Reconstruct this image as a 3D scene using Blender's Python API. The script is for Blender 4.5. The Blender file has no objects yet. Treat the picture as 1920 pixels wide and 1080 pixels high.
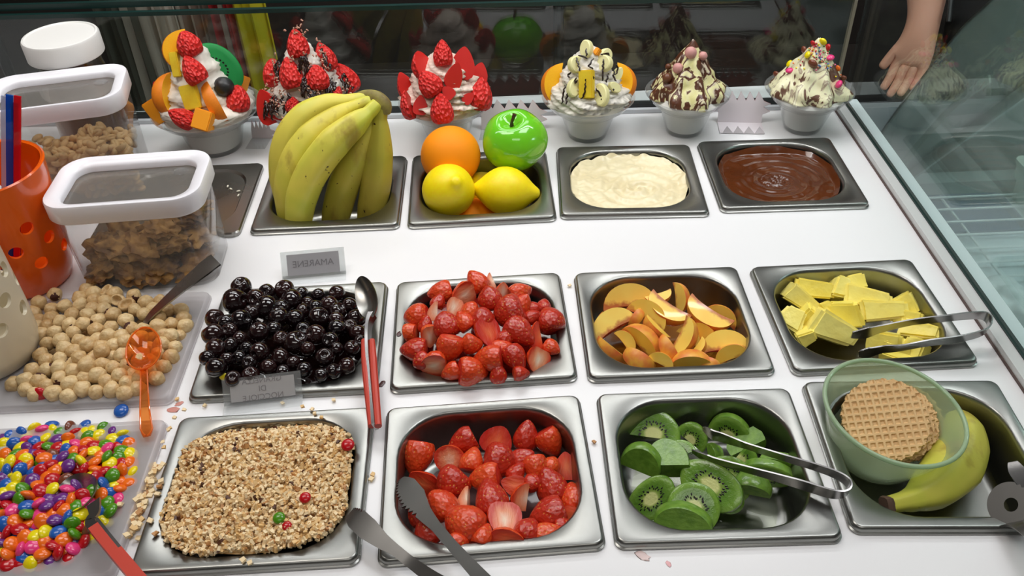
import bpy, bmesh, math, random
import numpy as np
from mathutils import Vector, Matrix, noise, Euler
random.seed(7)
PI = math.pi
sc = bpy.context.scene
COL = sc.collection

# ------------------------------------------------------------------ camera, world, lights, exposure
F = 1610.326
CAM = Vector((.0033, -.59995, .57126))
cam_data = bpy.data.cameras.new('camera')
cam = bpy.data.objects.new('camera', cam_data)
COL.objects.link(cam)
cam.location = CAM
cam.rotation_euler = Euler([math.radians(a) for a in (51.16221, 1.66993, -1.76611)], 'XYZ')
cam_data.sensor_width = 36
cam_data.lens = F / 1920 * 36
cam_data.clip_start = .01
sc.camera = cam
sc.view_settings.view_transform = 'Standard'
sc.view_settings.look = 'None'
sc.view_settings.gamma = 1
sc.view_settings.use_curve_mapping = False
sc.view_settings.exposure = -0.62
world = bpy.data.worlds.new('world')
sc.world = world
world.use_nodes = True
world.node_tree.nodes['Background'].inputs[0].default_value = (.5, .5, .5, 1)
world.node_tree.nodes['Background'].inputs[1].default_value = .25

def area(name, loc, sx, sy, power, color, target=None):
    l = bpy.data.lights.new(name, 'AREA')
    l.shape = 'RECTANGLE'; l.size = sx; l.size_y = sy; l.energy = power; l.color = color
    o = bpy.data.objects.new(name, l); COL.objects.link(o); o.location = loc
    if target is not None:
        o.rotation_euler = (Vector(target) - Vector(loc)).to_track_quat('-Z', 'Y').to_euler()
    return o
area('overhead_area_light', (-.75, .15, 1.72), 1.0, .5, 17, (1, .95, .90))
area('overhead_area_light', (.85, .15, 1.72), 1.0, .5, 18, (.96, .98, 1))
area('overhead_area_light', (.05, 1.15, 1.72), 1.6, .45, 15, (.98, .99, 1))
area('overhead_area_light', (0, -1.3, 1.72), 1.4, .4, 10, (1, .96, .92))
area('overhead_area_light', (-.2, 1.95, 1.72), 1.2, .4, 12, (1, .97, .93))  # unseen fill light, added to brighten the aprons behind the rear glass
area('cold_case_lamp', (.95, .12, .32), .5, .05, 6.0, (.90, .97, 1))
area('showcase_light_strip', (0, .40, .50), 1.15, .012, 2.6, (.97, .99, 1))

# ------------------------------------------------------------------ pixel -> world helpers (measuring the photograph)
RM = cam.rotation_euler.to_matrix()
def ray(px, py):
    return RM @ Vector(((px - 960) / F, -(py - 540) / F, -1))
def at(px, py, z=0.):
    d = ray(px, py); t = (z - CAM.z) / d.z
    return CAM + d * t
def aty(px, py, Y):
    d = ray(px, py); t = (Y - CAM.y) / d.y
    return CAM + d * t
def mpp(p):                      # metres per pixel at a point
    v = RM.transposed() @ (Vector(p) - CAM)
    return -v.z / F
def view_axes(p):
    n = (CAM - Vector(p)).normalized()
    r = Vector((0, 0, 1)).cross(n).normalized()
    return r, n.cross(r), n

# ------------------------------------------------------------------ materials
def newmat(name):
    m = bpy.data.materials.new(name); m.use_nodes = True
    nt = m.node_tree
    return m, nt, nt.nodes['Principled BSDF']
def setp(b, **k):
    names = {'rough': 'Roughness', 'metal': 'Metallic', 'trans': 'Transmission Weight', 'ior': 'IOR', 'alpha': 'Alpha',
             'coat': 'Coat Weight', 'crough': 'Coat Roughness', 'sss': 'Subsurface Weight', 'spec': 'Specular IOR Level'}
    for a, v in k.items():
        b.inputs[names[a]].default_value = v
def tex(nt, scale, detail=3, kind='noise', coord='Object', stretch=None):
    tc = nt.nodes.new('ShaderNodeTexCoord')
    src = tc.outputs[coord]
    if stretch:
        mp = nt.nodes.new('ShaderNodeMapping'); mp.inputs['Scale'].default_value = stretch
        nt.links.new(src, mp.inputs[0]); src = mp.outputs[0]
    if kind == 'noise':
        n = nt.nodes.new('ShaderNodeTexNoise'); n.inputs['Scale'].default_value = scale; n.inputs['Detail'].default_value = detail
        nt.links.new(src, n.inputs['Vector']); return n.outputs['Fac']
    n = nt.nodes.new('ShaderNodeTexVoronoi'); n.inputs['Scale'].default_value = scale
    nt.links.new(src, n.inputs['Vector']); return n.outputs['Distance']
def ramp(nt, fac, stops):
    r = nt.nodes.new('ShaderNodeValToRGB')
    el = r.color_ramp.elements
    el[0].position = stops[0][0]; el[0].color = (*stops[0][1], 1)
    el[1].position = stops[-1][0]; el[1].color = (*stops[-1][1], 1)
    for p, c in stops[1:-1]:
        e = el.new(p); e.color = (*c, 1)
    nt.links.new(fac, r.inputs[0]); return r.outputs[0]
def bump(nt, b, h, strength, dist=.001):
    n = nt.nodes.new('ShaderNodeBump'); n.inputs['Strength'].default_value = strength; n.inputs['Distance'].default_value = dist
    nt.links.new(h, n.inputs['Height']); nt.links.new(n.outputs[0], b.inputs['Normal'])
def mixc(nt, fac, a, b_, mode='MIX'):
    m = nt.nodes.new('ShaderNodeMix'); m.data_type = 'RGBA'; m.blend_type = mode
    for s, v in ((0, fac), (6, a), (7, b_)):
        if isinstance(v, (int, float)): m.inputs[s].default_value = v
        elif isinstance(v, tuple): m.inputs[s].default_value = (*v, 1)
        else: nt.links.new(v, m.inputs[s])
    return m.outputs[2]
def objrand(nt):
    return nt.nodes.new('ShaderNodeObjectInfo').outputs['Random']
def S(r, g, b):                  # sRGB 0-255 -> linear
    return tuple((c / 12.92 if c <= .04045 else ((c + .055) / 1.055) ** 2.4) for c in (r / 255, g / 255, b / 255))
def M(name, c, rough=.5, noise_amt=0, nscale=40, c2=None, bmp=0, bscale=200, bdist=.0005, vary=None, **k):
    m, nt, b = newmat(name)
    b.inputs['Base Color'].default_value = (*c, 1)
    setp(b, rough=rough, **k)
    col = None
    if c2 is not None:
        col = ramp(nt, tex(nt, nscale), [(.35, c), (.65, c2)])
    if vary is not None:
        vc = ramp(nt, objrand(nt), [(0, vary[0]), (1, vary[1])])
        col = mixc(nt, .5, col, vc) if col is not None else vc
    if col is not None: nt.links.new(col, b.inputs['Base Color'])
    if bmp: bump(nt, b, tex(nt, bscale), bmp, bdist)
    return m
def clear(name, tint=(.97, .98, .98), ior=1.45, rough=.02, haze=0., hazecol=(.8, .8, .8), refl=1.0):
    """thin clear plastic or glass: see-through, fresnel reflection, some milky haze"""
    m, nt, b = newmat(name); nt.nodes.remove(b)
    out = nt.nodes['Material Output']
    t = nt.nodes.new('ShaderNodeBsdfTransparent'); t.inputs[0].default_value = (*tint, 1)
    g = nt.nodes.new('ShaderNodeBsdfGlossy'); g.inputs['Roughness'].default_value = rough
    lw = nt.nodes.new('ShaderNodeLayerWeight'); lw.inputs[0].default_value = .5
    pw = nt.nodes.new('ShaderNodeMath'); pw.operation = 'POWER'; pw.inputs[1].default_value = 5
    nt.links.new(lw.outputs['Facing'], pw.inputs[0])
    r0 = ((ior - 1) / (ior + 1)) ** 2
    fr = nt.nodes.new('ShaderNodeMath'); fr.operation = 'MULTIPLY_ADD'; fr.inputs[1].default_value = 1 - r0; fr.inputs[2].default_value = r0
    nt.links.new(pw.outputs[0], fr.inputs[0])
    cur = t.outputs[0]
    if haze > 0:
        d = nt.nodes.new('ShaderNodeBsdfDiffuse'); d.inputs[0].default_value = (*hazecol, 1)
        tl = nt.nodes.new('ShaderNodeBsdfTranslucent'); tl.inputs[0].default_value = (*hazecol, 1)
        h = nt.nodes.new('ShaderNodeMixShader'); h.inputs[0].default_value = .4
        nt.links.new(d.outputs[0], h.inputs[1]); nt.links.new(tl.outputs[0], h.inputs[2])
        x = nt.nodes.new('ShaderNodeMixShader'); x.inputs[0].default_value = haze
        nt.links.new(cur, x.inputs[1]); nt.links.new(h.outputs[0], x.inputs[2]); cur = x.outputs[0]
    x = nt.nodes.new('ShaderNodeMixShader')
    mu = nt.nodes.new('ShaderNodeMath'); mu.operation = 'MULTIPLY'; mu.inputs[1].default_value = refl
    nt.links.new(fr.outputs[0], mu.inputs[0]); nt.links.new(mu.outputs[0], x.inputs[0])
    nt.links.new(cur, x.inputs[1]); nt.links.new(g.outputs[0], x.inputs[2])
    nt.links.new(x.outputs[0], out.inputs[0])
    return m

def steel(name, c, rough, aniso=True):
    m, nt, b = newmat(name)
    setp(b, metal=1, rough=rough)
    b.inputs['Base Color'].default_value = (*c, 1)
    f = tex(nt, 14, 4)
    r = nt.nodes.new('ShaderNodeMapRange'); r.inputs[3].default_value = rough - .06; r.inputs[4].default_value = rough + .10
    nt.links.new(f, r.inputs[0]); nt.links.new(r.outputs[0], b.inputs['Roughness'])
    bump(nt, b, tex(nt, 30, 2), .05, .002)
    return m
STEEL = steel('brushed_steel', (.295, .295, .278), .29)
STEELD = steel('dark_steel', (.30, .29, .27), .26)
CHROME = steel('polished_steel', (.33, .32, .315), .22)
WHITE = M('white_laminate', S(238, 237, 238), .22, spec=.45)
LIDW = M('white_plastic', S(240, 238, 243), .25)
WPLAST = M('white_jar_plastic', S(238, 236, 232), .35)
BLACK = M('black_gasket', (.012, .014, .014), .4)
GREEN_EDGE = M('glass_edge_green', (.006, .028, .024), .3)

# ------------------------------------------------------------------ mesh helpers
def mk(name, V, Fc, mats, parent=None, smooth=True, angle=35, idx=None):
    me = bpy.data.meshes.new(name)
    me.from_pydata([tuple(v) for v in V], [], Fc)
    return fin(name, me, mats, parent, smooth, angle, idx)
def fin(name, me, mats, parent=None, smooth=True, angle=35, idx=None):
    if not isinstance(mats, (list, tuple)): mats = [mats]
    for m in mats: me.materials.append(m)
    if idx is not None: me.polygons.foreach_set('material_index', idx)
    if smooth:
        me.polygons.foreach_set('use_smooth', [True] * len(me.polygons))
        if angle < 180: me.set_sharp_from_angle(angle=math.radians(angle))
    me.update()
    o = bpy.data.objects.new(name, me); COL.objects.link(o)
    if parent: o.parent = parent
    return o
def frombm(name, bm, mats, parent=None, smooth=True, angle=35):
    bmesh.ops.recalc_face_normals(bm, faces=bm.faces)
    me = bpy.data.meshes.new(name); bm.to_mesh(me); bm.free()
    return fin(name, me, mats, parent, smooth, angle)
def tag(o, label, cat, group=None, kind=None):
    o['label'] = label; o['category'] = cat
    if group: o['group'] = group
    if kind: o['kind'] = kind
    return o
def struct(o):
    o['kind'] = 'structure'; return o
def empty(name, loc, label, cat, group=None, rz=0):
    o = bpy.data.objects.new(name, None); o.empty_display_size = .02
    COL.objects.link(o); o.location = loc; o.rotation_euler = (0, 0, rz)
    return tag(o, label, cat, group)
def clone(o, parent=None):
    c = o.copy(); COL.objects.link(c); c.parent = parent
    for ch in list(o.children): clone(ch, c)
    return c
def rrect(w, d, r, n=8, z=0., cx=0., cy=0.):
    P = []
    for k, (sx, sy) in enumerate(((1, 1), (-1, 1), (-1, -1), (1, -1))):
        ox, oy = sx * (w / 2 - r), sy * (d / 2 - r)
        for i in range(n + 1):
            a = (k + i / n) * PI / 2
            P.append((cx + ox + r * math.cos(a), cy + oy + r * math.sin(a), z))
    return P
def loft(rings, cap0=False, cap1=False, closed=False):
    V = []; Fc = []
    n = len(rings[0])
    for R in rings: V += R
    m = len(rings)
    for j in range(m - (0 if closed else 1)):
        a, b = j * n, ((j + 1) % m) * n
        for i in range(n):
            i2 = (i + 1) % n
            Fc.append((a + i, a + i2, b + i2, b + i))
    if cap0: Fc.append(tuple(range(n))[::-1])
    if cap1: Fc.append(tuple(range((m - 1) * n, m * n)))
    return V, Fc
def lathe(prof, seg=32, cap0=False, cap1=False, wob=None):
    rings = []
    for r, z in prof:
        rings.append([((r if wob is None else wob(r, z, 2 * PI * i / seg)) * math.cos(2 * PI * i / seg),
                       (r if wob is None else wob(r, z, 2 * PI * i / seg)) * math.sin(2 * PI * i / seg), z) for i in range(seg)])
    return loft(rings, cap0, cap1)
def merge(*parts):
    V = []; Fc = []
    for v, f in parts:
        o = len(V); V += list(v); Fc += [tuple(i + o for i in x) for x in f]
    return V, Fc
def box(x0, x1, y0, y1, z0, z1):
    V = [(x, y, z) for z in (z0, z1) for y in (y0, y1) for x in (x0, x1)]
    return V, [(0, 2, 3, 1), (4, 5, 7, 6), (0, 1, 5, 4), (2, 6, 7, 3), (0, 4, 6, 2), (1, 3, 7, 5)]
def xf(vf, mat):
    return [tuple(mat @ Vector(v)) for v in vf[0]], vf[1]
def smoothpath(P, n=6):
    P = [Vector(p) for p in P]
    out = []
    for i in range(len(P) - 1):
        p0 = P[max(0, i - 1)]; p1 = P[i]; p2 = P[i + 1]; p3 = P[min(len(P) - 1, i + 2)]
        for k in range(n):
            t = k / n
            out.append(.5 * ((2 * p1) + (p2 - p0) * t + (2 * p0 - 5 * p1 + 4 * p2 - p3) * t * t + (3 * p1 - p0 - 3 * p2 + p3) * t ** 3))
    out.append(P[-1]); return out
def interp(vals, u):
    x = u * (len(vals) - 1); i = min(int(x), len(vals) - 2); t = x - i
    return vals[i] * (1 - t) + vals[i + 1] * t
def tube(P, radii, seg=10, shape=None, caps=True, up=None):
    P = [Vector(p) for p in P]; n = len(P); rings = []
    ref = Vector(up) if up else None
    T0 = (P[1] - P[0]).normalized()
    if ref is None:
        ref = Vector((0, 0, 1)) if abs(T0.z) < .9 else Vector((1, 0, 0))
    prev = (ref - T0 * ref.dot(T0)).normalized()
    for i in range(n):
        T = (P[min(n - 1, i + 1)] - P[max(0, i - 1)]).normalized()
        N = (prev - T * prev.dot(T)).normalized(); prev = N
        B = T.cross(N)
        r = interp(radii, i / (n - 1)) if isinstance(radii, (list, tuple)) else radii
        R = []
        for k in range(seg):
            a = 2 * PI * k / seg
            s = 1 if shape is None else shape(a)
            R.append(tuple(P[i] + (N * math.cos(a) + B * math.sin(a)) * (r * s)))
        rings.append(R)
    return loft(rings, caps, caps)
def ribbon(P, widths, wdir, th=.0012, teeth=None):
    """flat metal strip along P; wdir = direction(s) of its width; teeth=(u0,u1,side,depth) jagged edge"""
    P = [Vector(p) for p in P]; n = len(P); rings = []
    for i in range(n):
        u = i / (n - 1)
        T = (P[min(n - 1, i + 1)] - P[max(0, i - 1)]).normalized()
        if isinstance(wdir, list):
            x = u * (len(wdir) - 1); k = min(int(x), len(wdir) - 2)
            W = Vector(wdir[k]).lerp(Vector(wdir[k + 1]), x - k)
        else: W = Vector(wdir)
        W = (W - T * W.dot(T)).normalized(); N = T.cross(W)
        w = interp(widths, u) if isinstance(widths, (list, tuple)) else widths
        a = b = w / 2
        if teeth and teeth[0] <= u <= teeth[1] and i % 2:
            if teeth[2] > 0: a -= teeth[3]
            else: b -= teeth[3]
        h = N * (th / 2)
        rings.append([tuple(P[i] + W * a + h), tuple(P[i] + W * a - h), tuple(P[i] - W * b - h), tuple(P[i] - W * b + h)])
    return loft(rings, True, True)
def rocky(r, sub=2, amp=.25, fr=1.6, seed=0, sc3=(1, 1, 1)):
    bm = bmesh.new(); bmesh.ops.create_icosphere(bm, subdivisions=sub, radius=1)
    off = Vector((seed * 7.13, seed * 3.7, seed * 1.9))
    for v in bm.verts:
        k = 1 + amp * noise.noise(v.co * fr + off)
        v.co = Vector((v.co.x * sc3[0], v.co.y * sc3[1], v.co.z * sc3[2])) * (k * r)
    V = [tuple(v.co) for v in bm.verts]; Fc = [tuple(v.index for v in f.verts) for f in bm.faces]
    bm.free(); return V, Fc
def basis(x, y, z, loc, s=1.):
    if not isinstance(s, (tuple, list)): s = (s, s, s)
    m = Matrix((x * s[0], y * s[1], z * s[2])).transposed().to_4x4()
    m.translation = loc
    return m
def pose(loc, ang, roll=90, tilt=0., s=1.):
    """local Z along direction `ang` (degrees, seen from the customer's side), local X rolled towards the viewer"""
    r, u, n = view_axes(loc)
    a = math.radians(ang); A = (r * math.cos(a) + u * math.sin(a))
    t = math.radians(tilt); A = (A * math.cos(t) + n * math.sin(t)).normalized()
    side = A.cross(n).normalized(); nn = side.cross(A).normalized()
    g = math.radians(roll)
    X = side * math.cos(g) + nn * math.sin(g)
    return basis(X, A.cross(X), A, loc, s)
ORD = ['leftmost', 'second from left', 'third from left', 'fourth from left', 'fifth from left', 'sixth from left', 'seventh from left',
       'eighth from left', 'ninth from left', 'tenth from left', 'eleventh from left', 'twelfth from left']
_on = ['back', 'second', 'third', 'fourth', 'fifth', 'sixth', 'seventh', 'eighth', 'ninth', 'tenth', 'eleventh', 'twelfth']
ORD += [x.replace('left', 'right') for x in ORD][:0]
ROWN = {n: [_on[i] + ' row' for i in range(n - 1)] + ['front row'] for n in range(7, 13)}
ROWN.update({3: ['back row', 'middle row', 'front row'], 4: ['back row', 'second row', 'third row', 'front row'],
        5: ['back row', 'second row', 'middle row', 'fourth row', 'front row'],
        6: ['back row', 'second row', 'third row', 'fourth row', 'fifth row', 'front row']})
def label_rows(items, rows, where):
    """items: (object, description): label by row from the back and place in the row"""
    it = sorted(items, key=lambda a: -a[0].matrix_world.translation.y if False else -a[2].y)
    n = len(it); per = math.ceil(n / rows)
    for j in range(rows):
        row = sorted(it[j * per:(j + 1) * per], key=lambda a: a[2].x)
        for k, (o, d, p) in enumerate(row):
            o['label'] = f'{d}, {ORD[k]} in {ROWN[rows][j]}, {where}'

# ------------------------------------------------------------------ the room (setting)
WALLM = M('dark_wall', (.035, .028, .024), .7)
ROOMG = M('shop_wall', (.30, .29, .28), .8)
FLOORM = M('shop_floor', (.05, .042, .036), .5, c2=(.065, .055, .048), nscale=3)
CEILM = M('ceiling_paint', (.62, .62, .60), .9)
X0, X1, Y0, Y1, ZF, ZC = -2.4, 2.6, -2.2, 2.8, -.93, 1.78
struct(mk('floor', *box(X0, X1, Y0, Y1, ZF - .05, ZF), FLOORM, smooth=False))
struct(mk('ceiling', *box(X0, X1, Y0, Y1, ZC, ZC + .05), CEILM, smooth=False))
struct(mk('wall_back', *box(X0, X1, Y1, Y1 + .05, ZF, ZC), WALLM, smooth=False))
struct(mk('wall_front', *box(X0, X1, Y0 - .05, Y0, ZF, ZC), ROOMG, smooth=False))
struct(mk('wall_left', *box(X0 - .05, X0, Y0, Y1, ZF, ZC), ROOMG, smooth=False))
struct(mk('wall_right', *box(X1, X1 + .05, Y0, Y1, ZF, ZC), ROOMG, smooth=False))

# ------------------------------------------------------------------ pans: centre x, y, rotation
W, D = .176, .1622
PANS = {'upper_strawberry': (-.0246, .0516, .0327), 'peach': (.1644, .0518, -.0024), 'pineapple': (.3555, .0507, .0122),
        'cherry': (-.2121, .0494, .0176), 'lower_strawberry': (-.0198, -.1326, .0389), 'kiwi': (.1683, -.1308, -.0153),
        'waffle': (.3560, -.1292, -.0500), 'nut': (-.2092, -.1353, .0188), 'banana': (-.2095, .3191, .0026),
        'fruit': (-.0245, .3201, .0200), 'cream': (.1615, .3215, -.0400), 'chocolate': (.3509, .3230, -.0174)}
TUBS = {'hazelnut': (-.4020, .0460, .01), 'candy': (-.3960, -.1395, .02)}
def local(k, x, y, z=0.):
    cx, cy, t = PANS.get(k) or TUBS[k]
    return Vector((cx + x * math.cos(t) - y * math.sin(t), cy + x * math.sin(t) + y * math.cos(t), z))

# counter with a cut-out for every container
def counter():
    V, Fc = box(-1.0, .508, -.36, .575, -.026, -.0075)
    me = bpy.data.meshes.new('counter_top'); me.from_pydata(V, [], Fc)
    o = bpy.data.objects.new('counter_top', me); COL.objects.link(o)
    parts = []
    for k, (cx, cy, t) in list(PANS.items()) + list(TUBS.items()):
        v, f = box(-W / 2 + .0075, W / 2 - .0075, -D / 2 + .0075, D / 2 - .0075, -.06, .03)
        parts.append(xf((v, f), Matrix.Translation((cx, cy, 0)) @ Matrix.Rotation(t, 4, 'Z')))
    cv, cf = merge(*parts)
    cm = bpy.data.meshes.new('cutter'); cm.from_pydata(cv, [], cf)
    co = bpy.data.objects.new('cutter', cm); COL.objects.link(co)
    b = o.modifiers.new('b', 'BOOLEAN'); b.operation = 'DIFFERENCE'; b.object = co; b.solver = 'EXACT'
    dg = bpy.context.evaluated_depsgraph_get()
    nm = bpy.data.meshes.new_from_object(o.evaluated_get(dg))
    o.modifiers.clear(); bpy.data.objects.remove(co)
    nm.materials.clear(); nm.materials.append(WHITE)
    o.data = nm
    return o
root = empty('display_counter', (-.263, .08, ZF), 'white display counter top with rows of cut-outs for the food pans', 'counter')
ct = counter(); ct.parent = root; ct.matrix_parent_inverse = root.matrix_world.inverted(); ct.location = -Vector(root.location) * 1
ct.matrix_parent_inverse = Matrix.Identity(4)
cab = mk('cabinet_front', *box(-1.0, .508, -.36, -.34, ZF, -.0265), WHITE, smooth=False); cab.parent = root; cab.location = -Vector(root.location)
cab = mk('cabinet_back', *box(-1.0, .508, .55, .57, ZF, -.0265), WHITE, smooth=False); cab.parent = root; cab.location = -Vector(root.location)
for xx in (-1.0, .488):
    cab = mk('cabinet_side', *box(xx, xx + .02, -.34, .55, ZF, -.0265), WHITE, smooth=False); cab.parent = root; cab.location = -Vector(root.location)

def make_pan(name, key, label, mat, depth=.052, ow=.151, od=.138, r=.047, cat='pan', group=None, taper=.007):
    cx, cy, t = PANS.get(key) or TUBS[key]
    n = 9
    prof = [(W + .0015, D + .0015, .0085, -.0070), (W + .0015, D + .0015, .0085, -.0056), (W - .0005, D - .0005, .0085, -.0050), (W - .0010, D - .0010, .008, -.0018),
            (W - .0040, D - .0040, .0075, .0000), (W - .006, D - .006, .007, .0002)]
    rings = [rrect(w, d, q, n, z) for w, d, q, z in prof]
    inn = [(ow + .004, od + .004, r + .002, .0000), (ow, od, r, -.0014), (ow - .002, od - .002, r - .001, -.005),
           (ow - taper, od - taper, r - .003, -depth + .012), (ow - taper - .004, od - taper - .004, r - .005, -depth + .005),
           (ow - taper - .012, od - taper - .012, r - .009, -depth + .001), (ow - taper - .024, od - taper - .024, r - .015, -depth)]
    rings += [rrect(w, d, q, n, z) for w, d, q, z in inn]
    # outside shell
    th = .0011
    V, Fc = loft(rings, False, True)
    out = [rrect(w, d, q, n, z) for w, d, q, z in
           [(W + .0005, D + .0005, .008, -.0070), (ow + .003, od + .003, r, -.0072), (ow - taper + 2 * th, od - taper + 2 * th, r - .003, -depth + .012),
            (ow - taper - .010, od - taper - .010, r - .008, -depth - th)]]
    V2, F2 = loft(out, False, True)
    o = mk(name, *merge((V, Fc), (V2, [f[::-1] for f in F2])), mat, angle=50)
    o.location = (cx, cy, 0); o.rotation_euler = (0, 0, t)
    return tag(o, label, cat, group)
G = 'steel food pans set in the counter'
make_pan('steel_pan', 'upper_strawberry', 'steel pan heaped with cut strawberries, between cherry and peach pans', STEEL, group=G)
make_pan('steel_pan', 'peach', 'steel pan holding peach slices', STEEL, group=G)
make_pan('steel_pan', 'pineapple', 'steel pan holding pineapple chunks and lying tongs', STEEL, group=G)
make_pan('steel_pan', 'cherry', 'steel pan full of black cherries in syrup', STEEL, group=G)
make_pan('steel_pan', 'lower_strawberry', 'steel pan of wet strawberries in the front row', STEEL, group=G)
make_pan('steel_pan', 'kiwi', 'steel pan half full of sliced kiwi', STEEL, group=G)
make_pan('steel_pan', 'waffle', 'steel pan holding the green bowl and one banana', STEEL, group=G)
make_pan('steel_pan', 'nut', 'steel pan filled with chopped nuts', STEEL, group=G)
make_pan('steel_pan', 'banana', 'dark steel pan under the banana bunch', STEEL, depth=.075, ow=.147, od=.128, group=G)
make_pan('steel_pan', 'fruit', 'dark steel pan holding orange, apple and lemons', STEEL, ow=.149, od=.130, group=G)
make_pan('steel_pan', 'cream', 'steel pan filled with pale cream spread', STEEL, ow=.146, od=.134, group=G)
make_pan('steel_pan', 'chocolate', 'steel pan filled with brown chocolate spread', STEEL, ow=.146, od=.136, group=G)
TUBM = clear('frosted_tub_plastic', (.90, .90, .91), 1.35, .12, haze=.5, hazecol=(.82, .79, .80), refl=.7)
TG = 'translucent plastic tubs on the left'
make_pan('plastic_tub', 'hazelnut', 'translucent plastic tub full of whole hazelnuts', TUBM, ow=.134, od=.124, r=.045, cat='tub', group=TG)
make_pan('plastic_tub', 'candy', 'translucent plastic tub full of coloured candies', TUBM, ow=.134, od=.124, r=.045, cat='tub', group=TG)

# ------------------------------------------------------------------ glass, rails and neighbouring case
GLASS = clear('showcase_glass', (.90, .94, .93), 1.52, .0)
gl = empty('rear_glass_screen', (-.06, .5255, -.0075), 'upright clear glass screen along the back of the counter', 'glass screen', rz=-.040)
def gpart(name, vf, m):
    return mk(name, *vf, m, gl, smooth=False)
gpart('pane', box(-.85, .538, -.003, .003, .012, .156), GLASS)
gpart('pane_edge', box(-.85, .538, -.0035, .0035, .156, .1615), GREEN_EDGE)
gpart('gasket', box(-.85, .538, -.005, .005, .006, .012), BLACK)
gpart('base_rail', box(-.85, .538, -.0115, .0105, .0005, .006), M('rail_grey', S(200, 203, 207), .3))
gpart('joint', box(.536, .540, -.0035, .0035, .012, .161), M('glass_joint', S(120, 112, 96), .4))
tr = empty('top_glass_shelf', (-.52, .590, .160), 'green-edged glass shelf above the rear screen, top left', 'glass shelf', rz=-.026)
mk('shelf_pane', *box(-.33, .46, -.03, .34, -.003, .003), GLASS, tr, smooth=False)
mk('shelf_edge', *box(-.33, .46, -.037, -.0302, -.004, .004), GREEN_EDGE, tr, smooth=False)
# side rail
RG = empty('side_glass_screen', (.4872, .24, -.0075), 'upright glass screen on white rails at the right end', 'glass screen', rz=-.0233 + .012)
mk('inner_rail', *box(-.0135, -.0015, -.62, .262, .0000, .0095), M('rail_white', S(206, 206, 205), .3), RG, smooth=False)
mk('seal', *box(-.0146, -.0137, -.62, .262, .0001, .0030), M('brown_seal', (.10, .06, .05), .6), RG, smooth=False)
mk('glass_foot', *box(-.0013, .0047, -.62, .262, .0000, .0112), GREEN_EDGE, RG, smooth=False)
mk('outer_rail', *box(.0049, .0200, -.62, .262, -.0005, .0095), M('rail_blue_white', S(222, 230, 232), .25), RG, smooth=False)
mk('pane', *box(.0000, .0035, -.62, .262, .0114, .40), GLASS, RG, smooth=False)

# neighbouring cold case beyond the side glass
CASEW = M('case_enamel', S(208, 218, 222), .35)
nc = empty('cold_case', (.86, .12, ZF), 'pale grey refrigerated case beyond the right glass', 'display case')
def cpart(name, vf, m, parent=nc, loc0=None):
    o = mk(name, *vf, m, parent, smooth=False); o.location = -Vector(nc.location); return o
cpart('case_floor', box(.514, 1.3, -.5, .50, -.13, -.115), CASEW)
cpart('case_body', box(.514, 1.3, -.5, .50, ZF, -.135), CASEW)
cpart('case_back', box(.514, 1.3, .50, .515, -.13, -.012), M('case_steel', S(96, 104, 106), .35))
cpart('case_ledge', box(.53, 1.3, .41, .497, -.114, -.085), M('case_ledge', S(120, 132, 132), .3))
cpart('dark_strip', box(.56, 1.3, .437, .494, -.0848, -.080), M('case_dark', S(44, 54, 56), .3))
# wire rack
wr = empty('wire_rack', (.72, .26, -.1148), 'white wire rack lying on the cold case floor', 'wire rack')
for k in range(9):
    y = -.10 + k * .030
    mk('wire', *tube([(-.15, y, .012), (.30, y, .012)], .0017, 8), M('wire_white', S(232, 236, 238), .3) if k == 0 else bpy.data.materials['wire_white'], wr)
for x in (-.10, .2):
    mk('cross_wire', *tube([(x, -.12, .0085), (x, .16, .0085)], .0018, 8), bpy.data.materials['wire_white'], wr)
    for y in (-.11, .15):
        mk('foot', *tube([(x, y, 0), (x, y, .008)], .002, 8), bpy.data.materials['wire_white'], wr)
o = mk('blue_tray', *loft([rrect(.13, .085, .008, 4, 0), rrect(.136, .09, .008, 4, .010), rrect(.130, .084, .007, 4, .010), rrect(.126, .080, .006, 4, .002)], True, True),
       M('blue_tray_plastic', S(52, 70, 108), .4)); o.location = (.638, .365, -.1148)
tag(o, 'low dark blue tray in the cold case, left of the pale box', 'tray')
bx = empty('pale_storage_box', (.775, .37, -.1148), 'pale greenish plastic box in the cold case at right edge', 'box')
mk('box_body', *loft([rrect(.10, .11, .012, 4, 0), rrect(.108, .118, .012, 4, .05)], True, True), M('pale_box_plastic', S(196, 212, 200), .4), bx)
mk('box_lid', *loft([rrect(.112, .122, .012, 4, .0505), rrect(.112, .122, .012, 4, .056), rrect(.104, .114, .010, 4, .057)], True, True), M('pale_box_lid', S(206, 220, 208), .3), bx)
V, Fc = rocky(.034, 4, .55, 2.2, 3, (1.25, 1, .6))
o = mk('ice_heap', V, Fc, M('ice', S(232, 238, 240), .35, bmp=.6, bscale=90, bdist=.003), smooth=True, angle=180)
o.location = (.600, .165, -.098); tag(o, 'heap of white frost in the cold case by the rail', 'ice')

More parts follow.
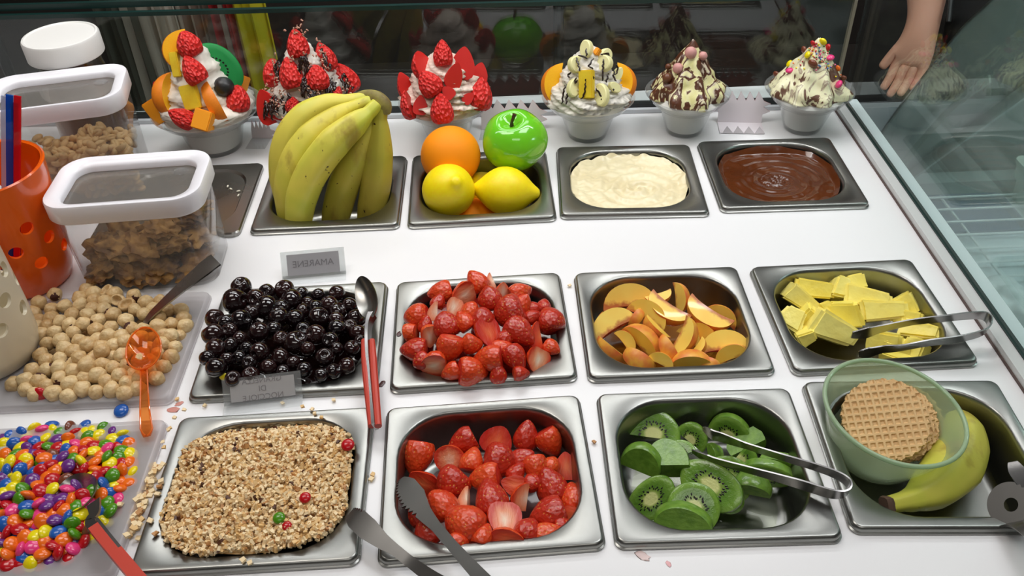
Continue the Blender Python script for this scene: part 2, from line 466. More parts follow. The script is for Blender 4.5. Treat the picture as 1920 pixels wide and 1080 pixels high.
# curved end glass of the neighbouring case
CURVG = clear('curved_glass', (.72, .78, .76), 1.5, .02, haze=.30, hazecol=(.34, .40, .37))
def arc_pts(): return [(.235, .300), (.281, .226), (.325, .173), (.378, .089), (.431, .002), (.478, -.092)]
cg = empty('curved_case_glass', (.54, .3, -.11), 'curved glass end panel of the neighbouring cold case', 'glass panel')
pts = smoothpath([(0, y + .028, z - .012) for y, z in arc_pts()], 6)
V = []; Fc = []
for p in pts:
    V += [(.545, p.y, p.z), (.548, p.y, p.z)]
nb = len(pts)
top = [(.545, -.30, .300), (.548, -.30, .300), (.545, -.30, -.11), (.548, -.30, -.11), (.545, pts[-1].y, -.112), (.548, pts[-1].y, -.112)]
b0 = len(V); V += top
ringA = [2 * i for i in range(nb)] + [b0 + 4, b0 + 2, b0]
ringB = [i + 1 for i in ringA]
Fc = [tuple(ringA), tuple(ringB[::-1])] + [(ringA[i], ringA[(i + 1) % len(ringA)], ringB[(i + 1) % len(ringA)], ringB[i]) for i in range(len(ringA))]
o = mk('end_pane', V, Fc, CURVG, cg, smooth=False); o.location = -Vector(cg.location)
V, Fc = ribbon([Vector((.5465, p.y + .001, p.z + .001)) for p in pts], .0045, (1, 0, 0), .0022)
o = mk('pane_rim', V, Fc, M('glass_rim_dark', (.03, .035, .03), .15, coat=.5), cg); o.location = -Vector(cg.location)
bp = smoothpath([(0, .10, .285), (0, .168, .21), (0, .23, .134), (0, .31, .038), (0, .39, -.061), (0, .425, -.105)], 6)
V, Fc = ribbon([Vector((.556, p.y, p.z)) for p in bp], .014, (0, .68, .73), .004)
o = mk('curved_band', V, Fc, M('band_grey', S(150, 158, 160), .35), cg); o.location = -Vector(cg.location)
bp2 = smoothpath([(0, .30, .125), (0, .345, .075), (0, .40, -.01), (0, .45, -.1)], 6)
V, Fc = ribbon([Vector((.566, p.y, p.z)) for p in bp2], .010, (0, .68, .73), .003)
o = mk('inner_band', V, Fc, M('band_olive', S(112, 122, 112), .4), cg); o.location = -Vector(cg.location)

# ------------------------------------------------------------------ behind the rear glass: rail of aprons, and a person
rail = empty('garment_rail', (-.30, .95, ZF), 'dark garment rail behind the glass holding the aprons', 'rail')
mk('bar', *tube([(-.62, 0, 1.36), (.42, 0, 1.36)], .008, 10), BLACK, rail)
for s in (-.62, .42):
    mk('post', *tube([(s, 0, 0), (s, 0, 1.36)], .010, 10), BLACK, rail)
    mk('foot', *tube([(s, -.18, .012), (s, .18, .012)], .012, 10), BLACK, rail)
APR = [(238, .080, S(86, 84, 74), 'dark olive-grey apron at the left end of the rail behind the glass'),
       (292, .085, S(172, 160, 148), 'beige apron, second from left behind the glass'),
       (338, .065, S(196, 180, 168), 'pale cream apron hanging behind the fruit sundae'),
       (372, .055, S(120, 96, 84), 'brown apron hanging right of the pale cream one'),
       (402, .050, S(150, 132, 120), 'taupe apron hanging between brown and red ones'),
       (424, .030, S(170, 30, 34), 'narrow red apron hanging beside the yellow one'),
       (458, .075, S(205, 188, 30), 'bright yellow apron hanging behind the glass')]
for i, (px, w, c, lab) in enumerate(APR):
    p = aty(px, 60, .95 + .004 * (i % 2))
    V = []; nx, nz = 16, 20
    for j in range(nz + 1):
        for k in range(nx + 1):
            u, v = k / nx - .5, j / nz
            x = u * w * (1 + .35 * v); z = .425 - v * (.93 if c[0] < .4 or i < 6 else .78)
            y = .012 * math.sin(u * 19 + i) * (.4 + v) + .006 * math.sin(u * 41 + v * 3)
            V.append((x, y, z))
    Fc = [(j * (nx + 1) + k, j * (nx + 1) + k + 1, (j + 1) * (nx + 1) + k + 1, (j + 1) * (nx + 1) + k) for j in range(nz) for k in range(nx)]
    bm = bmesh.new(); me = bpy.data.meshes.new('t'); me.from_pydata(V, [], Fc); bm.from_mesh(me)
    bmesh.ops.solidify(bm, geom=bm.faces[:], thickness=.0025)
    o = frombm('hanging_apron', bm, M('apron_cloth', c, .85, bmp=.3, bscale=400), angle=60)
    o.location = (p.x, .95 + .003 * i, 0); tag(o, lab, 'apron', 'aprons hanging behind the glass')

def person():
    J = {'pel': (.98, 1.22, .02), 'sp': (.98, 1.21, .22), 'ch': (.97, 1.19, .42), 'nk': (.965, 1.18, .57), 'hd': (.95, 1.15, .65), 'ht': (.945, 1.14, .76),
         'hL': (1.07, 1.22, -.02), 'kL': (1.08, 1.21, -.44), 'aL': (1.08, 1.24, -.86), 'tL': (1.08, 1.12, -.90),
         'hR': (.89, 1.22, -.02), 'kR': (.88, 1.21, -.44), 'aR': (.88, 1.24, -.86), 'tR': (.88, 1.12, -.90),
         'sL': (1.15, 1.19, .50), 'eL': (1.20, 1.18, .22), 'wL': (1.14, 1.05, .03), 'fL': (1.11, 1.0, -.03),
         'sR': (.80, 1.18, .50), 'eR': (.775, 1.02, .24), 'e2': (.765, .94, .13), 'wR': (.748, .835, -.015), 'pR': (.736, .81, -.070)}
    Rr = {'pel': .13, 'sp': .12, 'ch': .13, 'nk': .05, 'hd': .075, 'ht': .07, 'hL': .085, 'kL': .06, 'aL': .04, 'tL': .035, 'hR': .085, 'kR': .06, 'aR': .04, 'tR': .035,
          'sL': .06, 'eL': .043, 'wL': .027, 'fL': .03, 'sR': .06, 'eR': .046, 'e2': .060, 'wR': .029, 'pR': .030}
    E = [('pel', 'sp'), ('sp', 'ch'), ('ch', 'nk'), ('nk', 'hd'), ('hd', 'ht'), ('pel', 'hL'), ('hL', 'kL'), ('kL', 'aL'), ('aL', 'tL'), ('pel', 'hR'), ('hR', 'kR'),
         ('kR', 'aR'), ('aR', 'tR'), ('ch', 'sL'), ('sL', 'eL'), ('eL', 'wL'), ('wL', 'fL'), ('ch', 'sR'), ('sR', 'eR'), ('eR', 'e2'), ('e2', 'wR'), ('wR', 'pR')]
    # fingers of both hands
    for h, base, dr in (('R', Vector(J['pR']), Vector((-.25, -.2, -.95))), ('L', Vector(J['fL']), Vector((-.3, -.4, -.86)))):
        dr.normalize(); side = Vector((.85, -.5, 0)).normalized()
        for q in range(4):
            b = base + side * ((q - 1.5) * .0155) + dr * .022
            L = (.030, .036, .033, .026)[q]
            a = b + dr * L; c = a + (dr + Vector((-.35, -.1, -.1))).normalized() * L * .8
            for nme, pt, rr in ((f'{h}{q}a', b, .009), (f'{h}{q}b', a, .0082), (f'{h}{q}c', c, .007)):
                J[nme] = tuple(pt); Rr[nme] = rr
            E += [(('pR' if h == 'R' else 'fL'), f'{h}{q}a'), (f'{h}{q}a', f'{h}{q}b'), (f'{h}{q}b', f'{h}{q}c')]
        b = base - side * .032 + dr * .004; c = b - side * .012 + dr * .035
        J[h + 'ta'] = tuple(b); J[h + 'tb'] = tuple(c); Rr[h + 'ta'] = .0105; Rr[h + 'tb'] = .008
        E += [(('pR' if h == 'R' else 'fL'), h + 'ta'), (h + 'ta', h + 'tb')]
    keys = list(J); me = bpy.data.meshes.new('person')
    me.from_pydata([J[k] for k in keys], [(keys.index(a), keys.index(b)) for a, b in E], [])
    o = bpy.data.objects.new('person', me); COL.objects.link(o)
    sk = o.modifiers.new('s', 'SKIN')
    for i, k in enumerate(keys):
        me.skin_vertices[0].data[i].radius = (Rr[k], Rr[k])
        me.skin_vertices[0].data[i].use_root = (k == 'pel')
    o.modifiers.new('u', 'SUBSURF').levels = 2
    dg = bpy.context.evaluated_depsgraph_get()
    nm = bpy.data.meshes.new_from_object(o.evaluated_get(dg)); o.modifiers.clear(); o.data = nm
    nm.materials.clear()
    SK = M('skin', S(214, 158, 132), .55, sss=.1); CL = M('dark_clothes', (.020, .017, .016), .85); HR = M('dark_hair', (.02, .013, .01), .6)
    for m_ in (CL, SK, HR): nm.materials.append(m_)
    for p in nm.polygons:
        c = p.center; k = 0
        if (c.x < .82 and c.y < 1.05 and c.z < .3) or (c.y < 1.09 and c.z > -.3 and c.z < .1 and c.x > 1.05): k = 1
        if c.z > .555: k = 1
        if c.z > .60 and (c.y > 1.17 or c.z > .77): k = 2
        p.material_index = k; p.use_smooth = True
    tag(o, 'person in dark clothes beyond the glass, bare forearm reaching down', 'person')
    cord = tube(smoothpath([(.800, .90, .17), (.785, .862, .09), (.768, .79, -.01)], 6), .004, 8)
    c = mk('bracelet_cord', *cord, BLACK, o)
person()

# ------------------------------------------------------------------ heaps: place many small things found in the photograph
def relax(P, R, anchor, it=50, damp=.5, zmin=None):
    P = np.array(P, float); A = P.copy(); R = np.asarray(R, float)
    for _ in range(it):
        d = P[:, None, :] - P[None, :, :]
        L = np.sqrt((d ** 2).sum(-1)) + 1e-9
        ov = (R[:, None] + R[None, :]) - L; np.fill_diagonal(ov, 0); ov[ov < 0] = 0
        mv = (d / L[..., None] * ov[..., None] * .5).sum(1)
        P += mv * damp; P += (A - P) * anchor
    return [Vector(p) for p in P]
def surf(px, py, zf):
    p = at(px, py, 0)
    for _ in range(5): p = at(px, py, zf(p.x, p.y))
    return p

# hazelnuts
HZ = M('hazelnut_skin', S(222, 196, 146), .42, c2=S(196, 156, 100), nscale=2.4, vary=(S(230, 206, 158), S(186, 146, 94)), bmp=.5, bscale=2.2, bdist=.0022)
HZD = M('hazelnut_husk', S(70, 32, 20), .6)
def nut_mesh(i):
    rnd = random.Random(i)
    bm = bmesh.new(); bmesh.ops.create_uvsphere(bm, u_segments=20, v_segments=14, radius=1)
    off = Vector((i * 3.1, i, 0))
    idx = []
    for v in bm.verts:
        c = v.co.copy(); a = math.atan2(c.y, c.x)
        k = 1 + .05 * math.cos(a * (5 + i % 3) + i) * (1 - c.z * c.z) + .13 * noise.noise(c * 1.5 + off)
        z = c.z * (1.0 + (.20 * c.z ** 4 if c.z > 0 else 0))
        v.co = Vector((c.x * k, c.y * k * (.93 + .07 * (i % 2)), z * (.92 + .12 * rnd.random())))
    for f in bm.faces:
        cc = f.calc_center_median()
        f.material_index = 1 if (i % 4 == 0 and cc.z < -.82) else 0
    me = bpy.data.meshes.new('hazelnut'); bm.to_mesh(me); bm.free()
    me.materials.append(HZ); me.materials.append(HZD)
    me.polygons.foreach_set('use_smooth', [True] * len(me.polygons)); return me
NM = [nut_mesh(i) for i in range(8)]
def ringnut():
    V, Fc = lathe([(.55, -.25), (.85, -.35), (1.0, 0), (.9, .4), (.72, .45), (.6, .1), (.45, -.15), (.01, -.25)], 20, False, False, lambda r, z, a: r * (1 + .12 * math.cos(2 * a)))
    me = bpy.data.meshes.new('hazelnut_half'); me.from_pydata(V, [], Fc); me.materials.append(HZ)
    me.polygons.foreach_set('use_smooth', [True] * len(me.polygons)); return me
RN = ringnut()
# zoomed crop coordinates: (x, y) in a 3.6x view whose origin is (0, 500)
HZP = [(370,190,'o'),(262,245,'o'),(585,158,'b'),(628,190),(714,170,'r'),(768,192),(795,222,'r'),(632,235),(905,200),(710,235),(860,262,'r'),(905,290),(545,260),(435,268),(357,292),(993,243),
 (1065,250),(228,318),(268,368),(335,360),(415,365),(487,320),(605,315),(705,285),(760,325),(980,318),(850,365),(1140,300),(1215,305),(1230,352),(1040,270),(1075,345),(318,400),(288,450),(365,445),(558,392),(662,362),(748,412),(650,432),
 (487,450),(1070,400),(1160,385),(1190,460),(1235,410),(325,520),(420,498),(535,498),(600,530),(665,495),(732,485),(805,475),(850,510),(900,500),(780,535),(1095,470),(1140,475),(435,548),(700,535),(275,600),(523,580),(740,590),
 (1095,535),(1165,545),(625,620),(415,630),(312,640),(840,600),(1055,605),(1140,612),(530,640),(665,660),(215,705),(322,705),(500,690),(770,680),(410,695),(860,675),(905,695),(1090,675),(1020,715),(400,750),(570,735),(670,745),(715,765),
 (255,770),(820,745),(170,790),(125,785),(185,812),(475,790),(328,800),(545,828),(935,770),(860,790),(1045,745),(245,850,'l'),(370,845),(650,845),(768,828),(860,828),(465,865),(905,800),(960,440),(940,520),(1000,460),(960,590),(990,540),(960,650),(900,430),(1010,620),
 (560,215),(620,285),(480,395),(700,600),(905,560),(255,405),(505,640),(595,690)]
def hz_top(x, y):
    lx, ly = x + .402, y - .046
    return .002 + .009 * max(0, 1 - (lx / .075) ** 2) * max(0, 1 - ((ly - .01) / .085) ** 2) + max(0, ly - .045) * .10
P0 = []; 
for q in HZP: P0.append(surf(q[0] / 3.6, 500 + q[1] / 3.6, hz_top))
RR = [.0077 + .0006 * math.sin(i * 2.7) for i in range(len(P0))]
P1 = relax(P0, [r * .93 for r in RR], .12)
for i, (q, p) in enumerate(zip(HZP, P1)):
    kind = q[2] if len(q) > 2 else ''
    me = RN if kind == 'r' else NM[i % 8]
    o = bpy.data.objects.new('hazelnut', me); COL.objects.link(o)
    if kind == 'o': p = surf(q[0] / 3.6, 500 + q[1] / 3.6, lambda x, y: .008)
    o.location = p; o.scale = (RR[i],) * 3
    o.rotation_euler = (random.uniform(0, 6), random.uniform(0, 6), random.uniform(0, 6)) if kind != 'r' else (random.uniform(-.5, .9), random.uniform(-.6, .6), i)
    lab = 'pale skinned whole hazelnut heaped in the translucent tub'; g = 'hazelnuts in the translucent tub'
    if kind == 'r': lab = 'hollow curled hazelnut half near the back of the hazelnut tub'; g = 'hollow hazelnut halves'
    if i == 0: lab = 'single hazelnut on the tub rim beside the orange holder'; g = None
    if i == 1: lab = 'hazelnut on the tub rim by the cream-white holder'; g = None
    tag(o, lab, 'nut', g)
HZL = [(o, 'whole hazelnut', o.location.copy()) for o in COL.objects if o.get('group') == 'hazelnuts in the translucent tub']
label_rows(HZL, 10, 'hazelnut tub')
def scatter_stuff(name, meshes, pts, scales, label, cat):
    V = []; Fc = []; mi = []; mats = []
    for p, s, me in zip(pts, scales, meshes):
        R = Euler((random.uniform(0, 6), random.uniform(0, 6), random.uniform(0, 6))).to_matrix()
        o = len(V)
        vs = np.array([v.co for v in me.vertices]) * np.array(s)
        vs = vs @ np.array(R).T + np.array(p)
        V += vs.tolist(); Fc += [tuple(k + o for k in f.vertices) for f in me.polygons]
        m = me.materials[0]
        if m not in mats: mats.append(m)
        mi += [mats.index(m)] * len(me.polygons)
    ob = mk(name, V, Fc, mats, smooth=True, angle=60, idx=mi)
    return tag(ob, label, cat, kind='stuff')
pts = []
for k in range(170):
    x, y = random.uniform(-.060, .060), random.uniform(-.055, .055)
    if (abs(x) / .062) ** 3 + (abs(y) / .057) ** 3 < 1: pts.append(local('hazelnut', x, y, random.uniform(-.018, -.010)))
scatter_stuff('lower_hazelnuts', [NM[k % 8] for k in range(len(pts))], pts, [(.0072,) * 3] * len(pts), 'deeper layer of hazelnuts under the top ones in the tub', 'nuts')

# coloured sugar-shelled candies
CC = {'y': S(238, 218, 12), 'o': S(240, 110, 22), 'r': S(188, 18, 28), 'b': S(36, 92, 176), 'g': S(78, 140, 22), 'p': S(104, 46, 128), 'k': S(232, 62, 128), 'n': S(118, 62, 42)}
CNAME = {'y': 'yellow', 'o': 'orange', 'r': 'red', 'b': 'blue', 'g': 'green', 'p': 'purple', 'k': 'pink', 'n': 'brown'}
V, Fc = lathe([(.001, -.46), (.4, -.43), (.72, -.32), (.93, -.15), (1, 0), (.93, .15), (.72, .32), (.4, .43), (.001, .46)], 20)
CM = {}
for k, c in CC.items():
    me = bpy.data.meshes.new('candy'); me.from_pydata(V, [], Fc)
    me.materials.append(M('candy_' + CNAME[k], c, .22, coat=.25, spec=.5))
    me.polygons.foreach_set('use_smooth', [True] * len(me.polygons)); CM[k] = me
# 3.6x view whose origin is (0, 780)
CD = '''340,65,b 565,68,b 475,85,n 230,100,y 295,98,k 342,105,y 415,112,g 515,110,r 570,115,y 635,100,y 700,95,g 740,110,p 668,133,y 820,135,y 770,155,y 250,122,k 85,132,b 150,125,b 20,150,p
208,160,k 290,150,y 378,165,p 463,155,o 600,150,g 35,195,y 100,195,b 130,210,y 168,225,p 262,208,r 337,205,g 395,220,r 438,222,b 512,187,k 588,187,o 705,187,g 785,212,r 858,188,o 830,170,b 820,240,g 730,235,k
632,230,y 35,265,o 102,258,g 275,262,r 338,262,n 415,290,p 487,250,o 553,265,o 488,295,g 630,292,n 688,268,o 748,262,n 875,252,y 805,290,g 97,300,k 15,335,y 75,330,y 172,312,y 262,308,g 343,335,r 410,345,y 465,338,p 553,328,y
588,350,r 655,362,o 740,322,y 700,320,r 882,318,o 45,388,b 105,400,y 152,380,b 215,372,b 273,380,r 363,372,o 308,405,o 120,430,y 768,362,k 818,370,o 875,380,y 695,385,r 632,410,y 725,412,o 765,422,g 805,437,o 855,450,o
210,442,p 350,447,r 50,460,b 260,480,o 75,502,y 165,500,g 15,530,y 350,512,y 410,485,p 466,497,k 703,473,b 660,440,r 640,465,o 800,488,o 492,545,y 553,560,r 735,535,b 690,545,o 770,562,k 110,555,y 190,552,o 255,570,o 32,582,o 295,545,p
395,560,r 345,570,p 165,605,p 322,617,p 405,580,p 400,625,r 478,597,o 597,607,k 540,600,y 230,630,o 90,635,k 20,655,g 715,605,g 755,635,r 675,590,r 550,630,o 60,610,r 190,662,g 345,668,o 440,655,o 485,672,o 552,672,y
590,668,b 280,670,k 130,670,n 75,685,y 735,650,g 695,655,b 710,690,y 15,720,y 120,730,o 190,722,o 245,715,k 300,720,o 395,708,p 545,722,r 497,737,g 425,750,y 340,760,n 30,745,b 90,765,o 195,785,b 265,785,r 385,797,b 480,790,r 550,795,o 600,780,n 608,808,y
15,785,y 60,800,r 115,828,b 183,838,o 325,808,y 320,850,o 270,845,o 390,875,r 432,848,o 483,850,p 562,848,r 20,862,p 100,882,o 205,865,b 335,905,p 150,920,k 235,932,b 80,935,o 20,920,y 430,915,o 500,900,k 460,930,r 300,945,o
360,955,p 270,975,o 210,990,y 80,985,r 20,980,r 140,985,r 400,930,r 10,600,r 10,700,o 5,830,r 5,420,b 60,560,p 330,480,r 300,510,r 440,450,n 510,470,p 360,620,o 60,355,o 250,160,b 200,120,y 520,330,r 450,200,y 560,230,r 640,200,r
300,300,o 380,300,b 160,270,o 200,270,p 650,320,o 720,300,g 800,340,r 760,460,y 700,510,r 650,520,g 640,560,y 120,340,r 190,340,o 300,345,b 30,420,p 160,440,n 210,520,r 140,580,g 270,600,k 450,620,r 500,635,g
600,720,y 430,690,k 200,630,b 140,780,r 340,720,g 450,700,b 520,690,o 360,820,p 260,820,y 150,860,r 40,830,o 240,890,k 380,840,y 500,820,g 60,900,g 170,960,b 110,960,y'''
CP = []
for tkn in CD.split():
    x, y, c = tkn.split(','); CP.append((int(x) / 3.6, 780 + int(y) / 3.6, c))
# candies beyond the left frame edge, inside the tub
def cd_top(x, y):
    lx, ly = x + .396, y + .1395
    return -.003 + .010 * max(0, 1 - (lx / .075) ** 2) * max(0, 1 - (ly / .07) ** 2)
CP = CP[:296]
P0 = [surf(a, b, cd_top) for a, b, c in CP]
RC = .0069
P1 = relax(P0, [RC * .72] * len(P0), .2, 60)
rn = random.Random(3)
for (a, b, c), p in zip(CP, P1):
    o = bpy.data.objects.new('candy', CM[c]); COL.objects.link(o)
    o.location = p; o.scale = (RC * 1.0, RC * .93, RC * 1.08)
    o.rotation_euler = (rn.gauss(.35, .45), rn.gauss(0, .45), rn.uniform(0, 6))
    tag(o, f'{CNAME[c]} sugar-shelled candy in the tub of mixed candies', 'candy', f'{CNAME[c]} candies in the tub')
for c_ in CM:
    it = [(o, CNAME[c_] + ' candy', o.location.copy()) for o in COL.objects if o.get('group') == f'{CNAME[c_]} candies in the tub']
    label_rows(it, 6 if len(it) > 30 else 5 if len(it) > 14 else 3, f'counting only {CNAME[c_]} ones in candy tub')
pts = []; ks = list(CM)
for k in range(520):
    x, y = random.uniform(-.060, .060), random.uniform(-.055, .055)
    if (abs(x) / .061) ** 3 + (abs(y) / .056) ** 3 < 1: pts.append(local('candy', x, y, random.uniform(-.016, -.009)))
scatter_stuff('lower_candies', [CM[random.choice(ks)] for _ in pts], pts, [(RC, RC, RC)] * len(pts), 'deeper layer of mixed candies under the top ones in the tub', 'candies')
def lone_candy(px, py, z, c, lab, s=RC, rot=(.3, 0, 0)):
    o = bpy.data.objects.new('candy', CM[c]); COL.objects.link(o); o.location = at(px, py, z); o.scale = (s,) * 3; o.rotation_euler = rot
    return tag(o, lab, 'candy')
lone_candy(227, 770, -.0045, 'b', 'blue candy alone on the white counter between the two tubs')
lone_candy(74, 739, .004, 'r', 'red candy half buried at the front of the hazelnuts', rot=(1.2, 0, 0))
lone_candy(419, 706, .010, 'y', 'yellow candy at the front edge of the black cherries', .0042, (1.2, 0, 0))
lone_candy(523, 971, .009, 'g', 'green candy lying on the chopped nuts', .0050)
lone_candy(572, 933, .009, 'r', 'red candy on the chopped nuts, above the green one', .0048)
lone_candy(652, 834, .008, 'r', 'red candy near the right rim of the chopped nuts', .0058)
lone_candy(538, 986, .007, 'r', 'red candy half sunk beside the green one in the nuts', .0040)

# chopped nuts
CN = [M('chopped_nut_' + n, S(*c), .5, c2=S(*d), nscale=300) for n, c, d in (('pale', (246, 224, 182), (236, 206, 156)), ('gold', (232, 196, 138), (220, 176, 112)), ('toasted', (200, 148, 90), (176, 120, 68)), ('dark', (96, 56, 34), (70, 36, 24)))]
def chip(i):
    bm = bmesh.new(); bmesh.ops.create_cube(bm, size=1.6); r = random.Random(100 + i)
    for v in bm.verts:
        v.co = Vector((v.co.x * r.uniform(.5, 1.1), v.co.y * r.uniform(.5, 1.1), v.co.z * r.uniform(.3, .75)))
    bmesh.ops.triangulate(bm, faces=bm.faces[:])
    me = bpy.data.meshes.new('chip'); bm.to_mesh(me); bm.free()
    return me
CH = []
for i in range(40):
    me = chip(i); me.materials.append(CN[(0, 0, 1, 0, 0, 1, 0, 2)[i % 8] if i < 39 else 3]); CH.append(me)
def nut_top(lx, ly):
    return .004 + .006 * max(0, 1 - (lx / .07) ** 2) * max(0, 1 - (ly / .07) ** 2) + .0022 * noise.noise(Vector((lx * 40, ly * 40, 0))) - .010 * max(0, ly - .045) / .02
V = []; Fc = []; n = 28
for j in range(n + 1):
    for i in range(n + 1):
        u, v = i / n * 2 - 1, j / n * 2 - 1
        lx, ly = u * .0745 * math.sqrt(1 - v * v * .42), v * .0685 * math.sqrt(1 - u * u * .42)
        p = local('nut', lx, ly, nut_top(lx, ly) - .006); V.append(tuple(p))
Fc = [(j * (n + 1) + i, j * (n + 1) + i + 1, (j + 1) * (n + 1) + i + 1, (j + 1) * (n + 1) + i) for j in range(n) for i in range(n)]
pts = []; scs = []
rr = random.Random(5)
while len(pts) < 5000:
    x, y = rr.uniform(-.074, .074), rr.uniform(-.068, .068)
    if (abs(x) / .0770) ** 3 + (abs(y) / .0708) ** 3 < 1:
        pts.append(local('nut', x, y, nut_top(x, y) - rr.uniform(0, .0045)))
        s = rr.uniform(.0016, .0029); scs.append((s, s * rr.uniform(.7, 1.3), s))
nutst = scatter_stuff('chopped_nuts', [CH[rr.randrange(40)] for _ in pts], pts, scs, 'bed of pale golden chopped nuts filling the front-left steel pan', 'chopped nuts')
bedv, bedf = V, Fc
bed = mk('nut_bed', bedv, bedf, CN[1], nutst)
# crumbs on the rims and the counter
CR = [(284,872),(288,884),(296,878),(281,892),(290,900),(277,902),(270,915),(276,924),(283,911),(262,925),(268,935),(258,938),(272,944),(250,958),(258,950),(266,958),(249,968),(256,972),(246,982),(252,990),(246,998),(243,1004),(302,902),(299,912),(296,926),(305,870),
      (318,803),(315,806),(305,828),(308,838),(282,976),(292,1000),(455,1050),(468,1056),(332,748),(345,768),(327,783),(384,760),(530,756),(567,762),(626,749),(224,946),(699,890),(697,898),(1114,828),(1068,535),(590,775),(603,782),(585,767)]
rq = random.Random(77)
for k in range(64):
    t_ = rq.random() ** .9; CR.append((290 - 43 * t_ + rq.gauss(0, 5.5), 872 + 130 * t_ + rq.gauss(0, 4)))
for i, (a, b) in enumerate(CR):
    onrim = a < 240 or i in (22, 23, 24, 30, 31, 46, 47, 48) or i > 48 and i % 2
    z = .0025 if onrim or (300 < a < 680 and 760 < b < 1060) else -.0052
    me = CH[i % 37]; o = bpy.data.objects.new('nut_crumb', me); COL.objects.link(o)
    s = (.0030 if a < 320 else .0026) if b > 860 else .0023
    o.location = at(a, b, z); o.scale = (s, s * 1.1, s * .8); o.rotation_euler = (0, 0, i * 1.3)
    if a in (699, 697): lab = 'nut crumb on the counter between the nut pan and lower strawberries'
    elif a == 1114: lab = 'brown nut crumb on the counter between lower strawberries and kiwi'
    elif a == 1068: lab = 'nut crumb on the counter between upper strawberries and peaches'
    elif b < 800 and a < 640: lab = 'nut crumb in the gap behind the chopped nut pan'
    else: lab = 'spilled nut crumb beside the candy tub and chopped nut pan'
    tag(o, lab, 'crumb', lab.replace('nut crumb', 'nut crumbs'))

# ------------------------------------------------------------------ black cherries in syrup
CHM = M('black_cherry', (.006, .0025, .003), .09, spec=.6, coat=.5, vary=((.004, .002, .003), (.022, .006, .006)))
SYR = M('dark_syrup', (.010, .003, .003), .06, coat=.5)
def cherry_mesh(i):
    bm = bmesh.new(); bmesh.ops.create_uvsphere(bm, u_segments=24, v_segments=18, radius=1)
    for v in bm.verts:
        c = v.co.copy(); r = math.hypot(c.x, c.y)
        k = 1 + .05 * noise.noise(c * 1.5 + Vector((i * 5, 0, 0)))
        z = c.z * .94
        if c.z > 0: z -= .42 * math.exp(-(r / .26) ** 2)
        v.co = Vector((c.x * k, c.y * k, z * k))
    me = bpy.data.meshes.new('cherry'); bm.to_mesh(me); bm.free(); me.materials.append(CHM)
    me.polygons.foreach_set('use_smooth', [True] * len(me.polygons)); return me
CHS = [cherry_mesh(i) for i in range(4)]
# 3x view, origin (330, 440)
CHP = [(368,293,56),(332,375,70),(610,310,55),(505,325,45),(905,330,45),(455,360,52),(640,375,62),(500,410,68),(740,385,36),(225,475,54),(280,490,45),(370,475,58),(790,410,45),(860,400,50),(905,430,50),(975,400,46),(580,460,56),(675,470,52),
 (805,465,58),(1015,470,52),(715,430,40),(210,560,62),(300,540,45),(470,545,55),(905,480,45),(910,520,52),(1020,550,48),(350,590,42),(600,590,45),(665,605,66),(780,560,56),(870,600,50),(235,640,56),(465,660,55),(585,690,52),(350,695,42),
 (835,690,52),(740,640,40),(990,640,46),(230,745,58),(420,790,48),(520,745,45),(720,760,46),(960,740,48),(320,810,45),(600,775,45),(660,720,40),(885,770,45),(820,790,40),(550,530,45),(720,540,45),(400,640,40),(900,640,40),(980,520,40),
 (600,400,45),(800,340,38),(700,335,40),(430,440,45),(180,690,45),(1040,600,40),(300,620,45),(410,720,42),(290,700,40)]
def ch_top(x, y):
    lx, ly = x + .2121, y - .0494
    e = max(0, 1 - (lx / .085) ** 2) * max(0, 1 - (ly / .085) ** 2)
    return .000 + .012 * e + .016 * max(0, -lx - .0) / .07 + max(0, ly - .02) * .12
P0 = [surf(330 + a / 3, 440 + b / 3, ch_top) for a, b, r in CHP]
RR = [r / 3 * mpp(p) * 1.06 for (a, b, r), p in zip(CHP, P0)]
P1 = relax(P0, [r * .80 for r in RR], .15, 40)
for i, (p, r) in enumerate(zip(P1, RR)):
    o = bpy.data.objects.new('black_cherry', CHS[i % 4]); COL.objects.link(o); o.location = p; o.scale = (r,) * 3
    o.rotation_euler = (random.uniform(-1.2, 1.2), random.uniform(-1, 1), random.uniform(0, 6))
    if i == 0: o.rotation_euler = (.1, 0, 0); tag(o, 'black cherry perched highest at the back-left rim of its pan', 'cherry')
    elif i == 1: tag(o, 'large glossy black cherry just below the highest one', 'cherry')
    else: tag(o, 'glossy black cherry in dark syrup heaped in the steel pan', 'cherry', 'black cherries in the steel pan')
label_rows([(o, 'glossy black cherry', o.location.copy()) for o in COL.objects if o.get('group') == 'black cherries in the steel pan'], 7, 'cherry pan')
def fill(name, key, zf, mat, label, cat, sx=.0725, sy=.066, n=40, parent=None, k=.42):
    V = []
    for j in range(n + 1):
        for i in range(n + 1):
            u, v = i / n * 2 - 1, j / n * 2 - 1
            lx, ly = u * sx * math.sqrt(1 - v * v * k), v * sy * math.sqrt(1 - u * u * k)
            V.append((lx, ly, zf(lx, ly)))
    Fc = [(j * (n + 1) + i, j * (n + 1) + i + 1, (j + 1) * (n + 1) + i + 1, (j + 1) * (n + 1) + i) for j in range(n) for i in range(n)]
    o = mk(name, V, Fc, mat, smooth=True, angle=180)
    cx, cy, t = PANS.get(key) or TUBS[key]; o.location = (cx, cy, 0); o.rotation_euler = (0, 0, t)
    return tag(o, label, cat, kind='stuff')
fill('cherry_syrup', 'cherry', lambda x, y: -.010 + .002 * noise.noise(Vector((x * 60, y * 60, 0))), SYR, 'dark glossy syrup around the black cherries', 'syrup')

